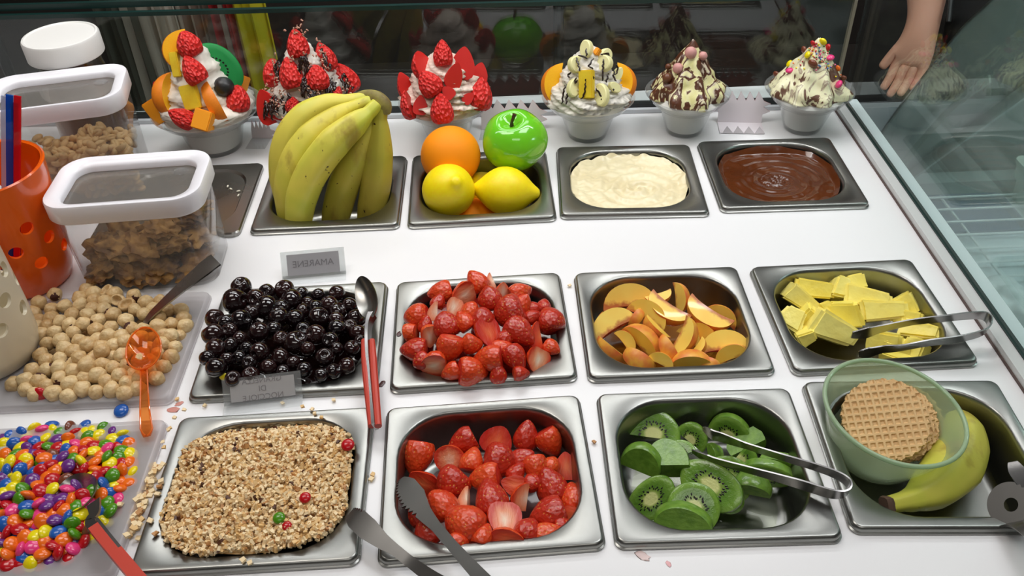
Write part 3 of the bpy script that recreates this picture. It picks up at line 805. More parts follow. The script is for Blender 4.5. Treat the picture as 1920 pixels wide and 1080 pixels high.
# ------------------------------------------------------------------ strawberries
def berry_mat(name, c, c2, wet, seeds=True, seedc=S(232, 170, 70), sscale=330):
    m, nt, b = newmat(name)
    col = ramp(nt, tex(nt, 45, 3), [(.3, c), (.7, c2)])
    v = tex(nt, sscale, kind='voronoi', stretch=(1, 1, .8))
    if seeds:
        s = ramp(nt, v, [(.12, (1, 1, 1)), (.19, (0, 0, 0))])
        col = mixc(nt, s, col, seedc)
    nt.links.new(col, b.inputs['Base Color'])
    setp(b, rough=.30 if wet else .5, coat=.35 if wet else 0, crough=.1)
    bump(nt, b, v, .6 if seeds else 1.0, .0014 if seeds else .004)
    return m
SB = [berry_mat('strawberry_skin', S(206, 50, 20), S(222, 76, 30), True), berry_mat('strawberry_dark_skin', S(172, 32, 18), S(196, 48, 24), True), berry_mat('strawberry_bright_skin', S(214, 58, 22), S(226, 86, 36), True)]
def flesh(name, inner, mid, outer):
    m, nt, b = newmat(name)
    tc = nt.nodes.new('ShaderNodeTexCoord')
    vm = nt.nodes.new('ShaderNodeVectorMath'); vm.operation = 'LENGTH'
    mp = nt.nodes.new('ShaderNodeMapping'); mp.inputs['Scale'].default_value = (60, 60, 46)
    nt.links.new(tc.outputs['Object'], mp.inputs[0]); nt.links.new(mp.outputs[0], vm.inputs[0])
    ns = tex(nt, 210, 4, stretch=(1, 1, .3))
    ad = nt.nodes.new('ShaderNodeMath'); ad.operation = 'MULTIPLY_ADD'; ad.inputs[1].default_value = .45
    nt.links.new(ns, ad.inputs[0]); nt.links.new(vm.outputs['Value'], ad.inputs[2])
    nt.links.new(ramp(nt, ad.outputs[0], [(.30, inner), (.60, mid), (.92, outer)]), b.inputs['Base Color'])
    setp(b, rough=.35, coat=.1); bump(nt, b, ns, .6, .002)
    return m
SF = [flesh('strawberry_flesh_pale', S(246, 218, 190), S(238, 150, 108), S(206, 56, 30)), flesh('strawberry_flesh_orange', S(228, 112, 66), S(212, 70, 38), S(190, 34, 20))]
def berry_bm(seed, kind):
    """tip towards +Z, cut face towards +X; unit half-length ~1, radius ~.75"""
    r = random.Random(seed)
    prof = [(.02, -.86), (.40, -.88), (.68, -.72), (.79, -.45), (.80, -.12), (.70, .22), (.53, .52), (.33, .78), (.14, .95), (.01, 1.0)]
    if seed % 3 == 1: prof = [(.02, -.74), (.5, -.76), (.80, -.55), (.88, -.2), (.84, .12), (.68, .42), (.45, .68), (.22, .84), (.01, .90)]
    rings = 26; seg = 26
    V = []
    for j in range(rings + 1):
        u = j / rings * (len(prof) - 1); i = min(int(u), len(prof) - 2); t = u - i
        ra = prof[i][0] * (1 - t) + prof[i + 1][0] * t; z = prof[i][1] * (1 - t) + prof[i + 1][1] * t
        V.append((ra, z))
    v, f = lathe(V, seg, True, True, lambda ra, z, a: ra * (1 + .05 * math.cos(2 * a + seed) + .05 * noise.noise(Vector((math.cos(a) * 1.2 + seed, math.sin(a) * 1.2, z * 1.5)))))
    bm = bmesh.new(); vs = [bm.verts.new(q) for q in v]
    for q in f: bm.faces.new([vs[k] for k in q])
    def cut(co, no, mi):
        g = bmesh.ops.bisect_plane(bm, geom=bm.verts[:] + bm.edges[:] + bm.faces[:], dist=1e-5, plane_co=co, plane_no=no, clear_outer=True)
        e = [x for x in g['geom_cut'] if isinstance(x, bmesh.types.BMEdge)]
        nf = bmesh.ops.contextual_create(bm, geom=e)['faces']
        for q in nf: q.material_index = mi
    if kind == 'half': cut((.05, 0, 0), (1, 0, .06), 1)
    elif kind == 'top': cut((0, 0, -.25), (0, 0, -1), 1)          # base sliced away
    elif kind == 'wedge': cut((.05, 0, 0), (1, .1, 0), 1); cut((0, .08, 0), (-.35, 1, 0), 1)
    elif kind == 'chunk': cut((0, 0, .35), (.1, 0, 1), 1); cut((0, 0, -.45), (0, .1, -1), 1)
    else: cut((0, 0, -.72), (0, .1, -1), 1)
    return bm
def berry(seed, kind, pal=False, skin=0, name='strawberry', parent=None, mats=None, size=1.):
    bm = berry_bm(seed, kind)
    bmesh.ops.scale(bm, vec=(size,) * 3, verts=bm.verts)
    return frombm(name, bm, mats or [SB[skin], SF[0 if pal else 1]], parent, angle=40)
KD = {'w': ('whole', 'whole strawberry'), 'h': ('half', 'halved strawberry, cut face showing'), 't': ('top', 'strawberry with base sliced off'),
      'g': ('wedge', 'strawberry wedge'), 'c': ('chunk', 'short chunk of strawberry')}
def berries(key, items, origin, sc_, topf, where, rows):
    """items: x, y, size in view px, kind letter, pale?, skin, tip angle, roll"""
    P0 = [surf(origin[0] + q[0] / sc_, origin[1] + q[1] / sc_, topf) for q in items]
    RR = [q[2] / sc_ / 2 * mpp(p) for q, p in zip(items, P0)]
    P1 = relax(P0, [r * .80 for r in RR], .3, 20)
    out = []
    for i, (q, p, r) in enumerate(zip(items, P1, RR)):
        k = q[3]; s = r * 1.13
        o = berry(i + len(items), KD[k][0], q[4], q[5], size=s)
        roll = q[7] if len(q) > 7 else (90 + 38 * math.sin(i * 2.3) if k in 'hg' else 20)
        ang = q[6]; tilt = 22 * math.sin(i * 1.7)
        if k == 't' and q[4]: tilt = -75
        o.matrix_basis = pose(p, ang, roll, tilt)
        tag(o, '', 'strawberry', f'strawberries in {where}')
        out.append((o, KD[k][1] if not (k == 'h' and q[4]) else 'pale halved strawberry', p))
    label_rows(out, rows, where)
S1 = [(455,212,170,'w',1,0,185),(615,225,185,'h',1,2,200),(700,140,165,'w',0,0,120),(805,130,110,'g',1,2,110),(790,250,180,'w',0,1,95),(870,205,120,'h',1,2,80),(990,215,160,'w',0,0,20),(930,340,235,'w',0,1,200),
 (1000,300,150,'w',0,0,60),(1080,315,100,'w',0,1,0),(295,375,190,'w',0,0,180),(425,340,130,'g',1,2,80),(265,480,150,'c',0,2,0),(500,430,195,'w',0,1,100),(385,505,150,'h',1,2,265),(545,310,130,'h',1,2,240),
 (655,335,135,'w',0,2,60),(610,405,150,'w',0,0,120),(280,600,190,'w',0,1,170),(740,400,170,'w',0,1,90),(790,480,215,'h',0,0,290),(515,590,205,'w',1,0,250),(660,560,150,'w',0,0,230),(995,490,225,'w',0,1,320),
 (1110,510,190,'g',0,2,100),(1195,400,200,'w',0,1,110),(1075,375,110,'w',0,1,30),(1200,580,120,'w',1,0,330),(395,700,200,'h',1,2,180),(790,660,215,'w',0,0,180),(950,650,190,'w',0,1,300),(1115,665,180,'h',1,2,250),
 (670,740,215,'w',0,0,350),(530,745,140,'w',0,0,200),(340,680,130,'w',0,1,200),(870,590,140,'w',0,0,10),(995,755,120,'w',0,1,0),(890,520,120,'w',0,1,60),(840,755,130,'w',0,1,90),
 (440,270,110,'w',0,1,60),(1150,300,100,'w',0,1,80),(350,430,120,'w',0,1,70)]
def s1_top(x, y):
    lx, ly = x + .0246, y - .0516
    return .001 + .020 * max(0, 1 - (lx / .08) ** 2) * max(0, 1 - (ly / .078) ** 2) + max(0, ly) * .12
berries('upper_strawberry', S1, (700, 490), 3.6, s1_top, 'upper strawberry pan', 6)
JU = M('strawberry_juice', S(120, 14, 10), .1, coat=.4)
fill('berry_juice', 'upper_strawberry', lambda x, y: -.016, JU, 'dark red juice beneath the upper strawberries', 'juice', .070, .064)
S2 = [(430,410,200,'w',0,0,250),(612,418,172,'t',1,2,60),(685,330,170,'w',0,1,200),(735,430,150,'w',0,2,70),(875,325,180,'h',0,0,60),(1040,290,165,'w',0,1,80),(1170,325,170,'w',0,0,300),(885,440,205,'w',0,1,340),
 (1030,430,140,'w',0,1,30),(1090,465,160,'w',0,0,280),(1180,460,110,'w',0,2,60),(1255,465,150,'h',0,2,95),(455,560,170,'h',0,0,130),(625,560,200,'w',0,1,220),(820,530,195,'w',0,2,180),(975,570,140,'h',0,2,160),
 (560,680,195,'w',0,0,120),(705,640,120,'g',1,2,80),(842,640,215,'w',0,1,100),(1035,640,175,'g',1,0,80),(1172,575,200,'w',0,1,110),(1300,640,170,'w',0,0,100),(700,800,250,'w',0,0,140),(920,770,215,'h',1,2,270),
 (1175,740,215,'w',0,1,200),(1062,830,160,'w',0,1,60),(1150,845,160,'w',0,2,20),(930,880,180,'h',0,2,0),(490,840,180,'w',0,1,115),(790,850,140,'w',0,0,60),(1300,735,110,'h',0,2,0),(660,890,120,'w',0,0,0),
 (1240,800,130,'w',0,1,0),(430,740,130,'w',0,1,120),(1090,560,110,'w',0,1,0),(980,500,120,'w',0,1,50)]
def s2_top(x, y):
    lx, ly = x + .0198, y + .1326
    return -.026 + .012 * max(0, 1 - (lx / .08) ** 2) - min(0, ly) * .16
berries('lower_strawberry', S2, (640, 720), 3.0, s2_top, 'lower strawberry pan', 5)
fill('berry_juice', 'lower_strawberry', lambda x, y: -.0508, M('thin_juice', S(150, 120, 120), .12, coat=.4), 'thin pinkish juice on the floor of the lower strawberry pan', 'juice', .063, .057)

# ------------------------------------------------------------------ peaches
PSK = M('peach_skin', S(240, 176, 62), .4, c2=S(226, 112, 56), nscale=70, bmp=.1)
PFL = M('peach_flesh', S(255, 220, 96), .3, c2=S(252, 202, 74), nscale=60, coat=.2, bmp=.15, bscale=150, vary=(S(255, 226, 120), S(250, 196, 72)))
def pitred(m):
    nt = m.node_tree; b = nt.nodes['Principled BSDF']; old = b.inputs['Base Color'].links[0].from_socket
    tc = nt.nodes.new('ShaderNodeTexCoord'); sp = nt.nodes.new('ShaderNodeSeparateXYZ'); nt.links.new(tc.outputs['Object'], sp.inputs[0])
    ad = nt.nodes.new('ShaderNodeMath'); ad.operation = 'MULTIPLY_ADD'; ad.inputs[1].default_value = .010; nt.links.new(tex(nt, 160, 4), ad.inputs[0]); nt.links.new(sp.outputs['X'], ad.inputs[2])
    mr = nt.nodes.new('ShaderNodeMapRange'); mr.inputs[1].default_value = -.0035; mr.inputs[2].default_value = .0005; mr.inputs[3].default_value = .8; mr.inputs[4].default_value = 0; nt.links.new(ad.outputs[0], mr.inputs[0])
    nt.links.new(mixc(nt, mr.outputs[0], old, S(170, 52, 44)), b.inputs['Base Color'])
pitred(PFL)
PPT = M('peach_pit_red', S(150, 38, 40), .45, c2=S(206, 110, 60), nscale=130, bmp=.6, bscale=260, bdist=.001)
def wedge_bm(half, L=1., flat=1., pit=.22):
    """peach wedge: long axis Z, skin towards +X, width from +-half angle"""
    nz = 16; na = 8; rings = []
    for j in range(nz + 1):
        ph = -PI / 2 + PI * j / nz * .98 + .03
        R = max(.04, math.cos(ph)) ** .85; z = math.sin(ph) * L
        pr = pit * max(0, math.cos(ph) ** 1.0 - .35) * 1.2
        ring = [(pr * math.cos(half) - .02, -pr * math.sin(half), z), (pr * math.cos(half) - .02, pr * math.sin(half), z)]
        for k in range(na + 1):
            a = half - 2 * half * k / na
            ring.append((R * flat * math.cos(a), R * math.sin(a), z))
        rings.append(ring)
    V, Fc = loft(rings, True, True)
    return V, Fc, na + 3
def peach(half, L, r, name='peach_slice', parent=None, mats=None):
    V, Fc, n = wedge_bm(half, L)
    idx = []
    for k, f in enumerate(Fc):
        i = k % n
        idx.append(2 if i == 0 else (1 if i in (1, n - 1) else 0) if k < len(Fc) - 2 else 0)
    cx = .5
    V = [((x - cx) * r, y * r, z * r) for x, y, z in V]
    return mk(name, V, Fc, mats or [PSK, PFL, PPT], parent, angle=30, idx=idx)
PE = [(470,280,330,5,200,.40,'long pale yellow peach slice'),(670,285,170,20,20,.45,'peach slice with dark purple pit mark'),(822,285,200,100,15,.5,'upright peach chunk with red-streaked base'),(712,372,290,-28,20,.42,'flat yellow peach slice'),
 (345,455,290,35,215,.5,'large peach wedge with orange skin edge'),(610,385,270,-30,190,.4,'peach slice with brown skin edge'),(515,415,140,60,80,.5,'small pink-skinned peach piece'),(640,490,200,-40,50,.45,'peach wedge with crimson skin'),
 (985,410,310,-25,20,.42,'long peach slice with ragged red pit edge'),(1090,395,220,-15,190,.5,'yellow peach piece near the back wall'),(850,560,260,70,15,.5,'broad pale peach slice with its face up'),(570,570,290,-42,150,.4,'diagonal peach wedge with red spot'),
 (740,640,210,-55,80,.45,'peach piece with salmon-pink skin'),(1115,590,300,10,215,.4,'pointed peach wedge aimed at the right wall'),(530,700,220,-25,85,.55,'peach wedge with pink wrinkled end'),(350,650,240,-35,60,.5,'dark orange skinned peach slice'),
 (895,710,270,5,150,.35,'thin peach slice with red lower edge'),(1150,655,210,30,190,.5,'shaded peach wedge deep at the right'),(455,570,170,-50,190,.5,'small shaded peach slice'),(940,625,140,60,20,.4,'small peach bit with red ragged edge'),
 (690,700,170,-20,190,.5,'shaded peach slice low at the front'),(1000,725,150,0,100,.5,'small dark peach piece at the front wall'),(265,390,150,60,70,.5,'reddish peach piece against the left wall'),(890,470,160,-30,190,.45,'rounded peach slice under the broad one'),
 (1000,490,230,-60,190,.5,'peach slice under the ragged red one'),(560,480,200,0,100,.5,'shaded peach piece in the middle')]
def pe_top(x, y):
    lx, ly = x - .1644, y - .0518
    return -.021 + .014 * max(0, 1 - (lx / .07) ** 2) + max(0, ly) * .08
for i, q in enumerate(PE):
    p = surf(1050 + q[0] / 3.6, 480 + q[1] / 3.6, pe_top)
    r = q[2] / 3.6 / 2 * mpp(p) * 1.10
    o = peach(q[5], 1.0, r)
    if i >= 22: p = p + Vector((0, 0, -.012))
    o.matrix_basis = pose(p, q[3], q[4], random.uniform(-12, 12))
    tag(o, q[6], 'peach slice', 'peach slices in the steel pan')
fill('peach_juice', 'peach', lambda x, y: -.048, M('peach_syrup', S(150, 92, 24), .1, coat=.3), 'thin amber juice under the peach slices', 'juice', .064, .058)

# ------------------------------------------------------------------ pineapple
PN = M('pineapple_flesh', S(252, 236, 120), .32, c2=S(246, 222, 88), nscale=50, bmp=.45, bscale=130, bdist=.0015, vary=(S(253, 242, 150), S(246, 226, 96)))
def chunk(w, h, d, seed):
    bm = bmesh.new(); bmesh.ops.create_cube(bm, size=1)
    r = random.Random(seed); tp = r.uniform(.55, .85)
    for v in bm.verts:
        if v.co.z > 0: v.co.x *= tp
        v.co += Vector((r.uniform(-.06, .06), r.uniform(-.06, .06), r.uniform(-.06, .06)))
    bmesh.ops.bevel(bm, geom=bm.edges[:], offset=.09, segments=2, affect='EDGES')
    bmesh.ops.subdivide_edges(bm, edges=bm.edges[:], cuts=2, use_grid_fill=True)
    for v in bm.verts:
        v.co = Vector((v.co.x * w, v.co.y * d, v.co.z * h))
        v.co += v.co.normalized() * (.0011 * noise.noise(v.co * 180 + Vector((seed, 0, 0))))
    return bm
PI_ = [(430,215,220,110,5,'flat pale pineapple slab at the back left'),(600,220,130,150,95,'upright pineapple chunk with one brown eye'),(700,185,100,120,120,'pineapple corner behind the upright chunk'),(375,295,250,120,-25,'slanting pineapple slab leaning left'),
 (785,290,260,140,5,'broad pineapple block in the middle back'),(290,425,150,180,70,'rounded pineapple piece at the left wall'),(415,395,110,140,60,'small pineapple cube on the left pieces'),(535,345,70,110,50,'sliver of pineapple between slabs'),
 (555,480,280,180,-15,'large pineapple block with brown speckles'),(640,380,150,220,110,'tall pineapple wedge beside the speckled block'),(885,360,260,140,20,'long pineapple block under the tongs'),(1045,330,150,140,-40,'pineapple wedge at the back right'),
 (1060,400,190,90,10,'flat pineapple piece crossed by the upper tong arm'),(1140,505,250,120,5,'pineapple block right of the tongs'),(905,560,200,150,15,'pineapple piece between the tong arms'),(1110,620,130,130,90,'pineapple cube near the front right'),
 (985,655,200,60,0,'flat bright pineapple piece at the front wall'),(385,520,110,100,40,'pineapple piece low at the left'),(990,590,160,100,10,'pineapple piece under the lower tong arm')]
def pi_top(x, y): return -.022 + max(0, y - .05) * .08
for i, q in enumerate(PI_):
    p = surf(1400 + q[0] / 3.485, 480 + q[1] / 3.485, pi_top)
    k = mpp(p) / 3.485
    o = frombm('pineapple_chunk', chunk(q[3] * k * 1.1, q[2] * k * 1.08, .026, i), PN, angle=60)
    o.matrix_basis = pose(p, q[4], random.uniform(-28, 28), random.uniform(-22, 22))
    tag(o, q[5], 'pineapple', 'pineapple chunks in the steel pan')
fill('pineapple_juice', 'pineapple', lambda x, y: -.044, clear('juice', (.95, .93, .84), 1.33, .03), 'clear yellowish juice on the floor of the pineapple pan', 'juice', .066, .060)

# ------------------------------------------------------------------ kiwi
def kiwi_mat():
    m, nt, b = newmat('kiwi_flesh')
    tc = nt.nodes.new('ShaderNodeTexCoord'); mp = nt.nodes.new('ShaderNodeMapping'); mp.inputs['Scale'].default_value = (1, 1, 0)
    nt.links.new(tc.outputs['Object'], mp.inputs[0])
    vm = nt.nodes.new('ShaderNodeVectorMath'); vm.operation = 'LENGTH'; nt.links.new(mp.outputs[0], vm.inputs[0])
    ns = tex(nt, 2.2, 4)
    ad = nt.nodes.new('ShaderNodeMath'); ad.operation = 'MULTIPLY_ADD'; ad.inputs[1].default_value = .22
    nt.links.new(ns, ad.inputs[0]); nt.links.new(vm.outputs['Value'], ad.inputs[2])
    nt.links.new(ramp(nt, ad.outputs[0], [(.36, S(212, 214, 142)), (.46, S(136, 160, 70)), (.62, S(84, 124, 36)), (.86, S(104, 144, 48)), (1.1, S(122, 160, 60))]), b.inputs['Base Color'])
    setp(b, rough=.25, coat=.35, sss=.0); bump(nt, b, tex(nt, 7, 3), .5, .0012)
    return m
KM = kiwi_mat(); KS = M('kiwi_seed', (.006, .006, .005), .25); KO = M('kiwi_peeled_side', S(118, 156, 56), .3, c2=S(94, 134, 42), nscale=3, coat=.3, bmp=.4, bscale=6, bdist=.001)
def kiwi(kind, seeds=True, core=1.):
    """unit radius, cut faces towards +-Z"""
    th = {'slice': .42, 'half': .45, 'thick': .8, 'block': 1.0}[kind]
    prof = [(.001, -th / 2), (.5, -th / 2), (.93, -th / 2), (.985, -th * .4), (1.0, 0), (.985, th * .4), (.93, th / 2), (.72, th / 2), (.5, th / 2), (.3, th / 2), (.001, th / 2)]
    V, Fc = lathe(prof, 40, False, False, lambda r, z, a: r * (1 + .02 * math.cos(3 * a)))
    bm = bmesh.new(); vs = [bm.verts.new(q) for q in V]
    for q in Fc:
        f = bm.faces.new([vs[k] for k in q])
    bmesh.ops.remove_doubles(bm, verts=bm.verts, dist=.002)
    bm.normal_update()
    for f in bm.faces:
        c = f.calc_center_median(); f.material_index = 1 if math.hypot(c.x, c.y) > .94 else 0
    if kind in ('half', 'block'):
        g = bmesh.ops.bisect_plane(bm, geom=bm.verts[:] + bm.edges[:] + bm.faces[:], dist=1e-5, plane_co=(0, -.12, 0), plane_no=(0, -1, 0), clear_outer=True)
        nf = bmesh.ops.contextual_create(bm, geom=[x for x in g['geom_cut'] if isinstance(x, bmesh.types.BMEdge)])['faces']
        for f in nf: f.material_index = 0
    if kind == 'block':
        for v in bm.verts:
            if v.co.z < 0: v.co.x *= .8; v.co.y *= .8
    o = frombm('kiwi_slice', bm, [KM, KO], angle=40)
    if seeds:
        sv = []
        for k in range(38):
            a = 2 * PI * k / 38 + random.uniform(-.05, .05); r = random.uniform(.36, .56)
            x, y = r * math.cos(a), r * math.sin(a)
            if kind in ('half', 'block') and y < -.1: continue
            m = Matrix.Translation((x, y, th / 2)) @ Matrix.Rotation(a, 4, 'Z') @ Matrix.Diagonal((.062, .034, .024, 1))
            b2 = rocky(1, 1, 0)
            sv.append(xf(b2, m))
        s = mk('seeds', *merge(*sv), KS, o); s['kind'] = 'stuff'
    return o
# x, y, width, height(stretch), kind, ang(in-plane spin), face lean: 'u' face up to viewer, 's' on edge, label
KI = [(375,290,270,.66,'half',90,10,1,'half-round kiwi slice with seeds at the back left'),(305,445,215,1.2,'block',75,35,0,'plain peeled kiwi wedge against the left wall'),(455,475,225,1.4,'block',100,35,0,'long peeled kiwi wedge left of centre'),
 (585,310,175,1.1,'half',60,15,1,'small kiwi slice with pale core and seeds at the back'),(530,400,160,.8,'half',120,20,1,'kiwi slice under the tong tip'),(800,280,220,1.0,'half',80,30,1,'kiwi piece behind the upper tong arm'),
 (890,320,200,1.0,'block',-50,60,0,'peeled kiwi wedge under the upper tong arm'),(715,400,130,.8,'block',20,50,0,'small peeled kiwi piece between the tong arms'),(855,430,190,.75,'half',-25,20,1,'kiwi piece between the tong arms, seeds on top'),
 (1020,500,260,.6,'slice',95,45,1,'upright kiwi slice near the right side'),(1090,470,220,.55,'block',100,50,0,'outermost kiwi wedge on the right'),(930,570,200,.85,'block',95,60,0,'shaded kiwi wedge below the lower tong arm'),
 (790,545,260,1.0,'slice',0,12,1,'round kiwi slice behind the large front pair'),(700,575,240,1.45,'slice',-20,14,1,'large kiwi slice with pale core at the centre'),(590,490,120,.8,'half',60,30,1,'small kiwi bit with seeds in the middle'),
 (365,645,190,1.5,'slice',50,12,1,'kiwi slice with diagonal pale core at front left'),(600,700,270,1.0,'slice',10,8,1,'round kiwi slice with seed ring at the front'),(540,775,300,.75,'block',92,25,0,'wet half kiwi slice lowest at the front'),(800,640,150,1.1,'block',-60,40,0,'kiwi slice edge right of the large front slice')]
for i, q in enumerate(KI):
    zt = lambda x, y: -.030 + (.004 if q[4] == 'block' else 0) + (.006 if i in (13, 16, 4) else 0)
    p = surf(1100 + q[0] / 3, 720 + q[1] / 3, zt)
    r = q[2] / 3 / 2 * mpp(p) * 1.10
    o = kiwi(q[4], bool(q[7]))
    if not q[7] : o.data.materials[0] = KO
    rt, u, n = view_axes(p)
    a = math.radians(q[5]); t = math.radians(q[6])
    Y = rt * math.cos(a) + u * math.sin(a)
    Z = (n * math.cos(t) + Y * math.sin(t) * (-1 if i % 2 else 1)).normalized()
    Y = (Y - Z * Y.dot(Z)).normalized(); X = Y.cross(Z)
    o.matrix_basis = basis(X, Y, Z, p, (r * (1 if q[3] > .99 else 1), r * q[3] if q[4] != 'half' else r, r))
    tag(o, q[8], 'kiwi', 'kiwi pieces in the steel pan')
fill('kiwi_juice', 'kiwi', lambda x, y: -.0505, clear('kiwi_liquid', (.93, .95, .88), 1.33, .03), 'thin clear juice on the floor of the kiwi pan', 'juice', .063, .057)

# ------------------------------------------------------------------ creams
def swirl(x, y, cx, cy, amp, fr, tw):
    r = math.hypot(x - cx, (y - cy) * 1.1); a = math.atan2(y - cy, x - cx)
    return amp * math.sin(r * fr + a * tw) * math.exp(-r * 22)
CREAM = M('pale_cream', S(236, 224, 186), .28, spec=.5, coat=.15, c2=S(230, 214, 172), nscale=25)
CHOC = M('chocolate_spread', S(92, 46, 20), .14, spec=.5, coat=.3, c2=S(82, 40, 18), nscale=25)
def edge(x, y, sx, sy): return (abs(x) / sx) ** 3.2 + (abs(y) / sy) ** 3.2
def cream_z(x, y):
    z = -.0095 + swirl(x, y, .012, -.012, .0030, 330, 1.2) + .0018 * noise.noise(Vector((x * 55, y * 55, 1))) + .0010 * noise.noise(Vector((x * 160, y * 190, 4)))
    e = edge(x, y, .070, .063)
    if e > .72: z += (e - .72) * .010 * (1 + .9 * noise.noise(Vector((x * 90, y * 90, 2))))
    if y > .035 and e < 1: z += .0015 * noise.noise(Vector((x * 120, y * 60, 0)))
    return z
fill('cream_spread', 'cream', cream_z, CREAM, 'pale ivory cream spread with a ragged edge in its pan', 'cream', .0735, .067, 110, k=.40)
def choc_z(x, y):
    z = -.0115 + swirl(x, y, -.003, -.006, .0011, 380, 1.0) + .0007 * noise.noise(Vector((x * 80, y * 80, 1)))
    r = math.hypot(x + .003, y + .006)
    z += .0035 * math.exp(-(r / .012) ** 2) * noise.noise(Vector((x * 300, y * 300, 0)))
    e = edge(x, y, .070, .064)
    if e > .8: z += (e - .8) * .022
    return z
fill('chocolate_spread', 'chocolate', choc_z, CHOC, 'glossy brown chocolate spread with a swirled centre', 'chocolate', .0735, .068, 110, k=.40)

# ------------------------------------------------------------------ whole fruit in the back row
def px_sphere(px, py, wpx, Y):
    p = aty(px, py, Y); return p, wpx / 2 * mpp(p) * .985
p, r = px_sphere(845, 292, 114, .352)
V, Fc = lathe([(max(.001, math.sin(PI * j / 28)), -math.cos(PI * j / 28) * .985) for j in range(29)], 40)
o = mk('orange', V, Fc, M('orange_foam', S(255, 150, 14), .6, bmp=.15, bscale=900, spec=.25), angle=180); o.scale = (r,) * 3; o.location = p
tag(o, 'smooth bright orange in the fruit pan', 'orange')
p, r = px_sphere(965, 263, 124, .362)
ap = empty('green_apple', p, 'glossy green apple with brown stem in the fruit pan', 'apple')
prof = []
for j in range(37):
    t = PI * j / 36; rad = math.sin(t) * (1 + .05 * math.sin(t)); z = -math.cos(t) * .95
    q = math.hypot(rad, 0)
    z -= (.34 * math.exp(-(rad / .30) ** 2) if z > 0 else -.22 * math.exp(-(rad / .25) ** 2))
    prof.append((max(.002, rad), z))
V, Fc = lathe(prof, 44, False, False, lambda ra, z, a: ra * (1 + .022 * math.cos(5 * a + .6) * (1 if z > -.9 else 1)))
m, nt, b = newmat('apple_skin')
tc = nt.nodes.new('ShaderNodeTexCoord'); sp = nt.nodes.new('ShaderNodeSeparateXYZ'); nt.links.new(tc.outputs['Object'], sp.inputs[0])
mr = nt.nodes.new('ShaderNodeMapRange'); mr.inputs[1].default_value = -1; mr.inputs[2].default_value = 1; nt.links.new(sp.outputs['Z'], mr.inputs[0])
nt.links.new(ramp(nt, mr.outputs[0], [(.05, S(190, 222, 20)), (.35, S(134, 208, 34)), (.9, S(108, 202, 40))]), b.inputs['Base Color'])
setp(b, rough=.12, coat=.4, spec=.6)
a_ = mk('apple_body', V, Fc, m, ap, angle=180); a_.scale = (r * .96,) * 3; a_.rotation_euler = (math.radians(12), math.radians(-8), 0)
st = mk('stem', *tube(smoothpath([(0, 0, .50), (.02, -.04, .72), (.10, -.05, .92), (.16, -.02, 1.02)], 5), [.085, .05, .05, .07], 10), M('apple_stem', S(70, 36, 22), .5), ap)
st.scale = (r,) * 3; st.rotation_euler = a_.rotation_euler
LM = M('lemon_skin', S(255, 232, 12), .42, c2=S(254, 224, 8), nscale=8, bmp=.12, bscale=500, bdist=.0004)
def lemon(loc, r, axis, label, L=1.32):
    V, Fc = lathe([(.001, -L), (.10, -L), (.16, -L + .05), (.24, -L + .15), (.45, -.98), (.72, -.72), (.92, -.38), (1, 0), (.92, .38), (.70, .74), (.46, .97), (.27, L - .17), (.20, L - .06), (.12, L), (.001, L + .01)], 32, False, False,
                  lambda ra, z, a: ra * (1 + .02 * noise.noise(Vector((math.cos(a) * 2, math.sin(a) * 2, z * 2 + L)))))
    o = mk('lemon', V, Fc, LM, angle=180); A = Vector(axis).normalized(); X = A.orthogonal().normalized()
    o.matrix_basis = basis(X, A.cross(X), A, loc, r)
    s = o.modifiers.new('s', 'SUBSURF'); s.levels = 1; s.render_levels = 1
    return tag(o, label, 'lemon')
p, r = px_sphere(841, 357, 104, .296); lemon(p, r, (.28, -.55, .62), 'yellow lemon with its nub facing up, front left of fruit pan', 1.22)
p, r = px_sphere(948, 358, 96, .300); lemon(p, r, (.95, -.12, -.06), 'yellow lemon lying sideways, nub to the right', 1.36)
p, r = px_sphere(902, 352, 80, .345); lemon(p + Vector((0, 0, -.004)), r * .9, (.5, .8, .1), 'yellow lemon peeping out between orange and apple', 1.2)
p = aty(885, 398, .29); V, Fc = lathe([(max(.001, math.sin(PI * j / 20)), -math.cos(PI * j / 20)) for j in range(21)], 28)
o = mk('orange', V, Fc, bpy.data.materials['orange_foam'], angle=180); o.scale = (.030,) * 3; o.location = p + Vector((0, .012, -.022)); tag(o, 'orange mostly hidden beneath the two front lemons', 'orange')

# ------------------------------------------------------------------ bananas
def banana_mat(name, c1, c2, c3):
    m, nt, b = newmat(name)
    base = ramp(nt, tex(nt, 14, 3), [(.3, c1), (.55, c2), (.75, c3)])
    br = ramp(nt, tex(nt, 26, 6, stretch=(1.6, 1.6, .5)), [(.55, (0, 0, 0)), (.70, (.7, .7, .7))])
    col = mixc(nt, br, base, S(150, 120, 50))
    sp = ramp(nt, tex(nt, 110, 5), [(.69, (0, 0, 0)), (.72, (1, 1, 1))])
    col = mixc(nt, sp, col, S(60, 40, 22))
    nt.links.new(col, b.inputs['Base Color']); setp(b, rough=.42, spec=.4); bump(nt, b, tex(nt, 60, 3), .08, .001)
    return m
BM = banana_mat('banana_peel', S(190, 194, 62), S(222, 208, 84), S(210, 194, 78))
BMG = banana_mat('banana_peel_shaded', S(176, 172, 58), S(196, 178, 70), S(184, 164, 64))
BST = M('banana_stem', S(150, 140, 66), .6, c2=S(112, 92, 56), nscale=80, bmp=.4)
def pent(a): return 1 + .055 * math.cos(5 * a)
def banana(P, R, parent, mat, name='banana', tipdark=True, lastk=.25):
    Q = smoothpath(P, 7)
    o = mk(name, *tube(Q, R, 20, pent), mat, parent, angle=180)
    return o
CRN = aty(716, 192, .335)
bunch = empty('banana_bunch', (CRN.x, CRN.y, 0), 'bunch of five yellow-green bananas standing in the steel pan', 'bananas')
